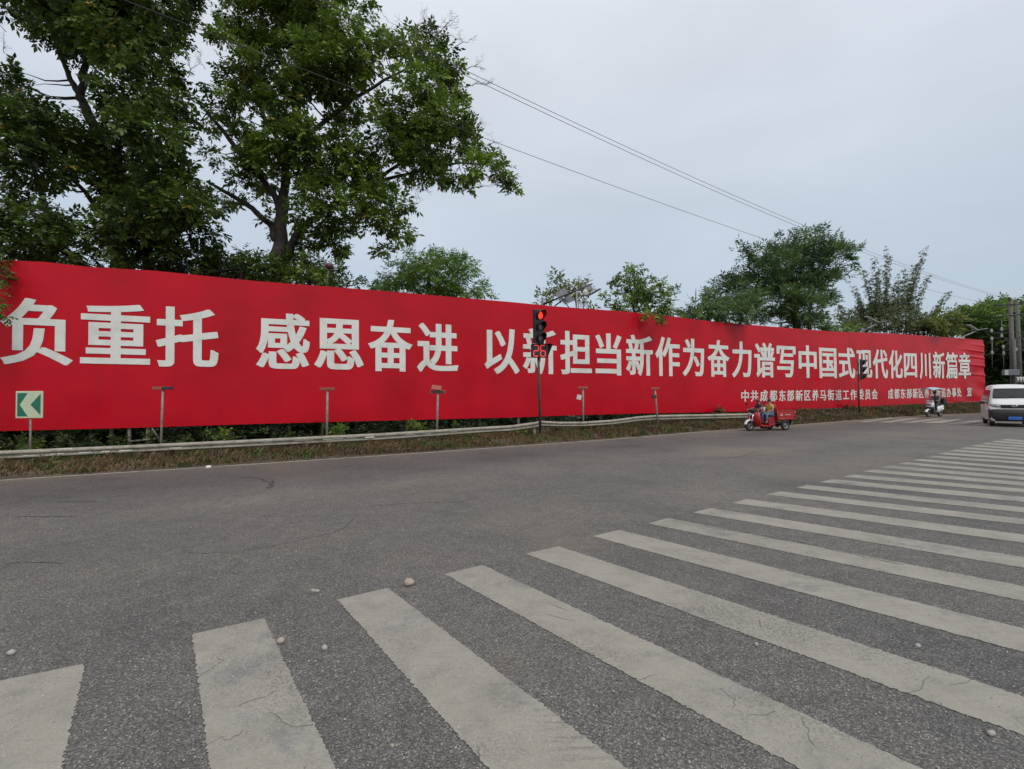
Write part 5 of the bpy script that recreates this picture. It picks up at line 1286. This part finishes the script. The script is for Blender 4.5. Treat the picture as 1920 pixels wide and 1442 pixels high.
MB().box((bx0, 0, (bz0+bz1)/2+.06), (.03, bw_*2-.03, bz1-bz0+.12)).build('bed_front', M_REDD, tri)
MB().box((bx1, 0, (bz0+bz1)/2), (.03, bw_*2-.03, bz1-bz0)).build('tailgate', M_REDD, tri)
MB().tube([(bx0+.02, -.40, .6), (bx0+.03, -.40, 1.22), (bx0+.03, -.2, 1.34), (bx0+.03, .2, 1.34), (bx0+.03, .40, 1.22), (bx0+.02, .40, .6)], .018, 8).build('roll_hoop', M_REDP, tri)
MB().tube([(-.95, .3, .3), (-2.1, .3, .38)], .03, 6).tube([(-.95, -.3, .3), (-2.1, -.3, .38)], .03, 6).tube([(-WB, -.4, .245), (-WB, .4, .245)], .035, 8).ell((-WB, 0, .245), (.12, .12, .12)).build('chassis', M_DARKMETAL, tri)
for s_ in (1, -1):
    MB().box((-WB-.33, s_*.42, .36), (.02, .16, .26), Matrix.Rotation(R(-20), 3, 'Y')).build('mud_flap', M_BLACK, tri)
    MB().box((bx1-.02, s_*.36, .52), (.03, .12, .06), bev=.008).build('tail_light', M_REDD, tri)
M_SHN = mat('navy_cloth', (.035, .025, .075), .85, var=.25); M_SHY = mat('yellow_cloth', (.48, .33, .09), .85, var=.15); M_JEAN = mat('jeans', (.10, .17, .26), .85, var=.3, scale=20); M_JEAN2 = mat('pale_jeans', (.19, .26, .33), .85, var=.25, scale=20)
M_HELM = mat('dark_red_helmet', (.20, .02, .03), .35)
def tri_pt(x, y, z):
    v = Matrix.Rotation(TY, 3, 'Z') @ (Vector((x, y, z))*k3); return Vector((tri.location.x+v.x, tri.location.y+v.y, v.z))
def sit(lean=0.1, reach=None, ax=0.0, legs=0.0):
    return dict(pelvis=(0, 0, .12), waist=(.03+lean*.4, 0, .30), chest=(.05+lean, 0, .50), neck=(.07+lean*1.4, 0, .64), headb=(.09+lean*1.5, 0, .71), head=(.11+lean*1.6, 0, .80),
                shL=(.05+lean, .18, .55), elL=(.20+lean, .25, .34), wrL=(.40+lean, .24, .36), haL=(.48+lean, .22, .36), shR=(.05+lean, -.18, .55), elR=(.20+lean, -.25, .34), wrR=(.40+lean, -.24, .36), haR=(.48+lean, -.22, .36),
                hipL=(.08, .10, .10), knL=(.46, .15, .10), anL=(.44, .14, -.33), toL=(.58, .15, -.37), hipR=(.08, -.10, .10), knR=(.46, -.15, .10), anR=(.44, -.14, -.33), toR=(.58, -.15, -.37))
J = sit(.12); J.update(haL=(.66, .32, .34), wrL=(.58, .31, .36), elL=(.36, .30, .38), haR=(.66, -.36, .34), wrR=(.58, -.35, .36), elR=(.36, -.30, .38))
pp = tri_pt(-.98, -.17, .70)
person('person in navy top and dark red helmet driving the red cargo tricycle', J, M_SHN, M_JEAN2, pp, TY, hat=M_HELM, scale=k3*.85)
J = sit(.02); J.update(haL=(.40, .12, .20), wrL=(.34, .15, .22), elL=(.14, .26, .30), haR=(.40, -.10, .20), wrR=(.34, -.14, .22), elR=(.14, -.24, .30))
pp = tri_pt(-1.08, .24, .70)
person('person in yellow shirt and blue jeans seated on the near side of the tricycle', J, M_SHY, M_JEAN, pp, TY, scale=k3*.87)
J = sit(.06); J.update(haL=(.36, .10, .24), wrL=(.30, .12, .26), haR=(.36, -.10, .24), wrR=(.30, -.12, .26))
person('small person in a white top squeezed between the two on the tricycle seat', J, mat('white_cloth', (.55, .55, .58), .85), M_SHN, tri_pt(-.86, .02, .72), TY, scale=k3*.62)

# --- scooter with canopy
sc0 = gnd(1740.5, 782.0)
SYAW = math.atan2(-.37, -.93)
sco = thing('electric_scooter', 'white electric scooter with pale blue rain canopy riding near the board', 'scooter', (sc0.x, sc0.y, 0), SYAW)
wheel(sco, Vector((0, 0, .235)), .235, .11); wheel(sco, Vector((-1.22, 0, .235)), .235, .12)
MB().tube([(0, .08, .235), (-.12, .07, .62), (-.2, 0, .75)], .022, 8).tube([(0, -.08, .235), (-.12, -.07, .62), (-.2, 0, .75)], .022, 8).build('fork', M_RIM, sco)
rg = []
for q in range(8):
    a_ = R(20+q*19); rg.append([(math.cos(a_)*rr_, yy, .235+math.sin(a_)*rr_) for rr_, yy in ((.255, -.085), (.285, -.06), (.30, 0), (.285, .06), (.255, .085))])
MB().loft(rg, cap=False, closed=False).build('front_mudguard', M_WHITEP, sco)
rg = []
for z_, x_, w_, d_ in ((.30, -.30, .13, .06), (.48, -.24, .20, .10), (.68, -.16, .25, .13), (.86, -.20, .24, .11), (.98, -.26, .18, .07)):
    rg.append([(x_-.03, -w_, z_), (x_+d_*.6, -w_*.75, z_), (x_+d_, 0, z_), (x_+d_*.6, w_*.75, z_), (x_-.03, w_, z_), (x_-.06, 0, z_)])
MB().loft(rg).build('front_shield', M_WHITEP, sco)
MB().box((-.055, 0, .80), (.05, .30, .07), Matrix.Rotation(R(-10), 3, 'Y'), bev=.02).build('headlight', M_BLACK, sco)
MB().box((-.10, 0, .60), (.06, .24, .10), bev=.02).build('lower_grille', M_BLACK, sco)
MB().loft([[(x_, -w_, z_), (x_+.13, 0, z_), (x_, w_, z_), (x_-.08, 0, z_)] for z_, x_, w_ in ((.28, -.27, .17), (.5, -.20, .235), (.66, -.13, .262))]).build('lower_apron', M_BLACK, sco)
MB().box((-.24, 0, 1.02), (.20, .40, .08), bev=.03).build('handlebar_cover', M_WHITEP, sco)
MB().tube([(-.32, .34, 1.06), (-.26, .1, 1.03), (-.26, -.1, 1.03), (-.32, -.34, 1.06)], .018, 8).build('handlebar', M_BLACK, sco)
MB().box((-.55, 0, .29), (.46, .30, .07), bev=.02).build('footboard', M_BLACK, sco)
rg = []
for x_, z0_, z1_, w_ in ((-.74, .26, .62, .13), (-.9, .30, .72, .17), (-1.2, .42, .76, .17), (-1.5, .58, .78, .11), (-1.58, .66, .76, .06)):
    rg.append([(x_, -w_, z0_), (x_, w_, z0_), (x_, w_*1.05, (z0_+z1_)/2), (x_, w_*.8, z1_), (x_, -w_*.8, z1_), (x_, -w_*1.05, (z0_+z1_)/2)])
MB().loft(rg).build('rear_body', M_WHITEP, sco)
MB().box((-1.08, 0, .79), (.66, .28, .09), bev=.035).build('seat', M_BLACK, sco)
MB().box((-1.52, 0, 1.02), (.32, .38, .34), bev=.04).build('top_box', M_BLACK, sco)
MB().tube([(-1.22, .12, .30), (-1.4, .14, .62)], .03, 8).tube([(-1.22, -.12, .30), (-1.4, -.14, .62)], .03, 8).build('shock_absorber', M_CHROME, sco)
M_CANO = mat('canopy_cloth', (.33, .45, .50), .5, var=.15, scale=3); M_CLEAR = mat('clear_screen', (.55, .5, .5), .15, var=.1)
M_CLEAR.node_tree.nodes['Principled BSDF'].inputs['Alpha'].default_value = .2
rg = []
for i in range(9):
    u = i/8; x_ = .18-1.62*u; zc = 1.86+.10*math.sin(u*math.pi)-.05*u; rg.append([(x_, y_, zc-.9*y_*y_) for y_ in (-.38, -.22, 0, .22, .38)])
cb = MB().loft(rg, cap=False, closed=False); cb.loft([[(x_, y_, z_-.015) for x_, y_, z_ in r_] for r_ in rg], cap=False, closed=False)
cb.build('canopy', M_CANO, sco)
MB().tube([(-.28, .26, 1.05), (-.1, .3, 1.5), (.1, .3, 1.82)], .011, 6).tube([(-.28, -.26, 1.05), (-.1, -.3, 1.5), (.1, -.3, 1.82)], .011, 6).tube([(-1.45, .12, .9), (-1.4, .2, 1.82)], .011, 6).tube([(-1.45, -.12, .9), (-1.4, -.2, 1.82)], .011, 6).build('canopy_frame', M_BLACK, sco)
MB().loft([[(-.16, y_, 1.08) for y_ in (-.28, 0, .28)], [(.0, y_, 1.45) for y_ in (-.32, 0, .32)], [(.14, y_, 1.80) for y_ in (-.33, 0, .33)]], cap=False, closed=False).build('windscreen', M_CLEAR, sco)
J = sit(.10); J.update(haL=(.60, .28, .30), wrL=(.52, .27, .31), elL=(.28, .26, .30), haR=(.60, -.28, .30), wrR=(.52, -.27, .31), elR=(.28, -.26, .30), knL=(.40, .13, .02), anL=(.34, .10, -.45), toL=(.47, .10, -.49), knR=(.40, -.13, .02), anR=(.34, -.10, -.45), toR=(.47, -.10, -.49))
v = Matrix.Rotation(SYAW, 3, 'Z') @ Vector((-1.0, 0, .76))
person('person in grey jacket riding the white scooter under its canopy', J, mat('grey_cloth', (.12, .12, .12), .85, var=.2), M_SHOE, (sc0.x+v.x, sc0.y+v.y, v.z), SYAW, short=False, scale=.98)

# --- white van
vc = gnd(1904, 801)
VYAW = math.atan2(-vc.y, -vc.x)+R(7)
van = thing('van', 'white minivan with blue number plate driving towards the viewer at the right edge', 'van', (vc.x, vc.y, 0), VYAW)   # origin under the front bumper; x forward
def vsec(x_, zb, zt, wb, wt, zm=.95):
    """closed section, half width wb at the belt line zm, wt at the top"""
    zm = min(zm, zt-.06)
    pts = [(-wb*.92, zb), (-wb, zb+.10), (-wb, zm), (-wt-.02, zt-.07), (-wt+.06, zt-.01), (-wt*.5, zt+.012), (0, zt+.02)]
    return [(x_, y_, z_) for y_, z_ in pts]+[(x_, -y_, z_) for y_, z_ in reversed(pts[:-1])]
secs = [vsec(-.02, .34, .86, .68, .62), vsec(-.05, .27, .96, .77, .70), vsec(-.12, .24, 1.06, .81, .72), vsec(-.30, .24, 1.15, .82, .72), vsec(-.50, .24, 1.23, .82, .71),
        vsec(-.62, .24, 1.29, .82, .70), vsec(-.80, .24, 1.50, .82, .67), vsec(-.98, .24, 1.72, .82, .63), vsec(-1.12, .24, 1.84, .82, .61), vsec(-1.35, .24, 1.91, .82, .61), vsec(-2.2, .24, 1.94, .82, .61), vsec(-3.2, .24, 1.92, .82, .61), vsec(-3.6, .26, 1.84, .81, .59), vsec(-3.75, .30, 1.4, .78, .64)]
MB().loft(secs).build('body', M_WHITEP, van)
# windscreen follows the raked nose
ws = [[(-.635+.012, y_, 1.31) for y_ in (-.635, -.3, 0, .3, .635)], [(-.80+.025, y_, 1.51) for y_ in (-.615, -.29, 0, .29, .615)], [(-.985+.03, y_, 1.735) for y_ in (-.575, -.28, 0, .28, .575)]]
# curved glass: push centre forward
ws = [[(x_+.03*(1-(y_/.62)**2), y_, z_) for x_, y_, z_ in r_] for r_ in ws]
back_ = [[(x_-.02, y_, z_) for x_, y_, z_ in r_] for r_ in ws]
wsb = MB(); ring = lambda r_: r_
wsb.loft(ws, cap=False, closed=False); wso = wsb.build('windscreen', M_GLASS, van)
edge_ = [ws[0][0], ws[1][0], ws[2][0], ws[2][1], ws[2][2], ws[2][3], ws[2][4], ws[1][4], ws[0][4], ws[0][3], ws[0][2], ws[0][1], ws[0][0]]
MB().tube([(x_+.004, y_, z_) for x_, y_, z_ in edge_], .018, 6).build('seal', M_BLACK, wso)
MB().tube([(-.60, .5, 1.30), (-.59, .2, 1.325), (-.62, -.1, 1.36)], .010, 5).tube([(-.58, 0, 1.30), (-.57, -.25, 1.32), (-.60, -.5, 1.34)], .010, 5).build('wiper', M_BLACK, van)
MB().box((-.70, -.1, 1.36), (.02, .7, .03)).build('dashboard_cloth', M_BOXW, wso)
# nose: grille, headlights, bumper
MB().box((-.050, 0, .92), (.07, .92, .17), bev=.02).build('grille', M_BLACK, van)
for zz in (.87, .90, .93): MB().tube([(-.014, -.42, zz), (-.012, 0, zz), (-.014, .42, zz)], .006, 5).build('grille_bar', M_DARKMETAL, van)
em = MB().lathe((-.005, 0, .955), (1, 0, 0), [(.075, -.01), (.075, .012), (.055, .012), (.055, -.005)], 20)
em.v = [(x_, y_*1.35, .955+(z_-.955)*.72) for x_, y_, z_ in em.v]; em.box((.004, 0, .955), (.012, .13, .022), Matrix.Rotation(R(20), 3, 'X')); em.build('emblem', M_CHROME, van)
for s_ in (1, -1):
    h = MB(); rg = [[(-.03, s_*.47, .85), (-.045, s_*.47, 1.01), (-.01, s_*.48, .93)], [(-.04, s_*.60, .84), (-.06, s_*.60, 1.03), (-.01, s_*.61, .94)], [(-.07, s_*.72, .85), (-.11, s_*.72, 1.04), (-.04, s_*.73, .95)], [(-.20, s_*.81, .90), (-.22, s_*.81, 1.04), (-.18, s_*.825, .97)]]
    h.loft(rg).build('headlight', M_HLAMP, van)
    MB().box((-.11, s_*.76, .86), (.10, .06, .05), Matrix.Rotation(R(s_*-35), 3, 'Z'), bev=.01).build('indicator', M_ORANGE, van)
rg = []
for z_, o_, w_ in ((.26, -.02, .79), (.38, .03, .83), (.60, .05, .835), (.80, .03, .83)):
    rg.append([(-.30+o_, -w_-.012, z_), (-.10+o_, -w_*.96, z_), (o_-.01, -w_*.75, z_), (o_+.01, 0, z_), (o_-.01, w_*.75, z_), (-.10+o_, w_*.96, z_), (-.30+o_, w_+.012, z_), (-.3+o_, 0, z_)])
MB().loft(rg).build('bumper', mat('dark_bumper', (.028, .026, .026), .65, var=.2, dirt=(.07, .06, .05), dirt_amt=.4), van)
MB().box((.055, 0, .40), (.012, .44, .14), bev=.004).build('number_plate', mat('plate_blue', (.03, .16, .50), .4, var=.15, scale=30), van)
MB().tube([(-.0, -.5, .60), (.04, 0, .61), (-.0, .5, .60)], .02, 6).build('air_dam', M_DARKMETAL, van)
for s_ in (1, -1):
    for x_ in (-.62, -3.02): wheel(van, Vector((x_, s_*.70, .28)), .28, .17)
    MB().prism([(-.82, s_*.823, 1.02), (-1.15, s_*.823, 1.02), (-1.55, s_*.823, 1.02), (-1.55, s_*.68, 1.68), (-1.12, s_*.68, 1.68)], (0, s_*.008, 0)).build('side_window', M_GLASS, van)
    MB().prism([(-1.65, s_*.823, 1.02), (-2.5, s_*.823, 1.02), (-2.5, s_*.68, 1.70), (-1.65, s_*.68, 1.70)], (0, s_*.008, 0)).build('side_window', M_GLASS, van)
    MB().prism([(-2.6, s_*.823, 1.02), (-3.45, s_*.823, 1.02), (-3.40, s_*.68, 1.70), (-2.6, s_*.68, 1.70)], (0, s_*.008, 0)).build('side_window', M_GLASS, van)
    MB().tube([(-.80, s_*.78, 1.06), (-.74, s_*.93, 1.08)], .02, 6).box((-.72, s_*1.0, 1.10), (.09, .17, .13), bev=.03).build('mirror', M_BLACK, van)
    for x_ in (-.62, -3.02):
        rg = []
        for q in range(11):
            a_ = R(q*18); rg.append([(x_+math.cos(a_)*rr_, s_*yy, .28+math.sin(a_)*rr_) for rr_, yy in ((.33, .79), (.36, .815), (.33, .815))])
        MB().loft(rg).build('wheel_arch', M_BLACK, van)

# ------------------------------------------------------------------ stones and litter on the road
M_STONE = mat('pale_stone', (.34, .28, .23), .8, var=.2, scale=30, bump=.2)
M_STONE2 = mat('grey_stone', (.36, .34, .31), .85, var=.25, scale=40, bump=.3)
M_LITTER = mat('paper', (.62, .62, .58), .8)
def stone(label, px, py, wpx, hpx, m, seed, name='stone'):
    p = gnd(px, py+hpx*.5); sc_ = (p-EYEP).length/FPX; r_ = random.Random(seed)
    bm = bmesh.new(); bmesh.ops.create_icosphere(bm, subdivisions=2, radius=1)
    for v_ in bm.verts:
        n_ = 1+.12*math.sin(v_.co.x*3+seed)+.1*math.sin(v_.co.y*4+seed*2)+r_.gauss(0, .025); v_.co = Vector((v_.co.x*wpx/2*sc_*n_, v_.co.y*wpx/2*.75*sc_*n_, v_.co.z*hpx*.55*sc_*n_))
    me = bpy.data.meshes.new(name); bm.to_mesh(me); bm.free(); me.materials.append(m)
    for q in me.polygons: q.use_smooth = True
    o = link_mesh(name, me, None, (p.x, p.y+.01, hpx*.40*sc_)); tag(o, label, 'stone')
stone('smooth pinkish oval pebble on the asphalt beyond the crosswalk stripe tips', 767, 1092.5, 20, 12, M_STONE, 3)
stone('small pale stone, one of a touching pair above the second stripe', 587, 1108.5, 8, 6, M_STONE, 4)
stone('tiny stone at the right of the touching pair', 594, 1109, 7, 5, M_STONE2, 5)
stone('angular pale stone beside the upper right corner of the second stripe', 524, 1203, 13, 10, M_STONE, 6)
stone('small round stone between second and third stripe', 607, 1216, 10, 8, M_STONE2, 7)
stone('small yellowish stone lower down between second and third stripe', 735, 1401, 7, 5, M_STONE, 8)
stone('small cream stone between fourth and fifth stripe', 1420, 1210, 7, 6, M_STONE, 9)
stone('pale pebble between fifth and sixth stripe at right', 1724, 1213, 7, 6, M_STONE2, 10)
stone('grey stone near the lower right corner between stripes', 1862, 1378, 9, 7, M_STONE2, 11)
stone('pale rough stone on the brownish asphalt at the far left', 17, 1226, 9, 7, M_STONE2, 12)
p = at(391, 869, 11.2)
tag(MB().box((p.x, p.y, .04), (.10, .08, .05), Matrix.Rotation(R(25), 3, 'Z') @ Matrix.Rotation(R(15), 3, 'X'), bev=.012).build('litter', M_LITTER), 'crumpled white scrap of litter lying on the verge by the edge line', 'litter')
p = gnd(8, 886); tag(MB().ell((p.x, p.y+.1, .05), (.06, .03, .012), rot=Matrix.Rotation(R(20), 3, 'Y')).build('fallen_leaf', M_ORANGE), 'orange fallen leaf on the verge at the far left edge', 'leaf')
# grit
nrg = np.random.default_rng(91); N = 2600; gv, gf = [], []
gp = MB()
for i in range(N):
    px = nrg.uniform(-50, 1950); py = 905+nrg.random()**.6*540; p = gnd(px, py)
    if p.y > edge_y(p.x)-.2: continue
    r_ = .0025+.006*nrg.random()**3
    a_ = nrg.uniform(0, 6.28); q = [Vector((math.cos(a_+k_*2.094)*r_*nrg.uniform(.7, 1.3), math.sin(a_+k_*2.094)*r_*nrg.uniform(.7, 1.3), 0)) for k_ in range(3)]
    b_ = p+Vector((0, 0, .004)); gp.add([b_+q[0], b_+q[1], b_+q[2], b_+Vector((0, 0, r_*1.3))], [(0, 1, 3), (1, 2, 3), (2, 0, 3)])
tag(gp.build('grit', M_STONE2), kind='stuff')
# fallen leaves and straw on the verge
N = 700; gp = MB()
for i in range(N):
    X = nrg.uniform(-14, 30); tt = nrg.random()**1.3; Y = edge_y(X)+(board_y(X)-edge_y(X))*tt*.7; z = verge_z(X, Y)+.05
    r_ = nrg.uniform(.02, .05); a_ = nrg.uniform(0, 6.28); d = Vector((math.cos(a_), math.sin(a_), nrg.uniform(-.3, .5)))*r_; e = Vector((-math.sin(a_), math.cos(a_), nrg.uniform(-.3, .3)))*r_*.4
    c_ = Vector((X, Y, z)); gp.add([c_-d, c_+e, c_+d, c_-e], [(0, 1, 2, 3)])
tag(gp.build('leaf_litter', mat('dry_leaf', (.30, .22, .10), .8, var=.4, scale=1.5)), kind='stuff')
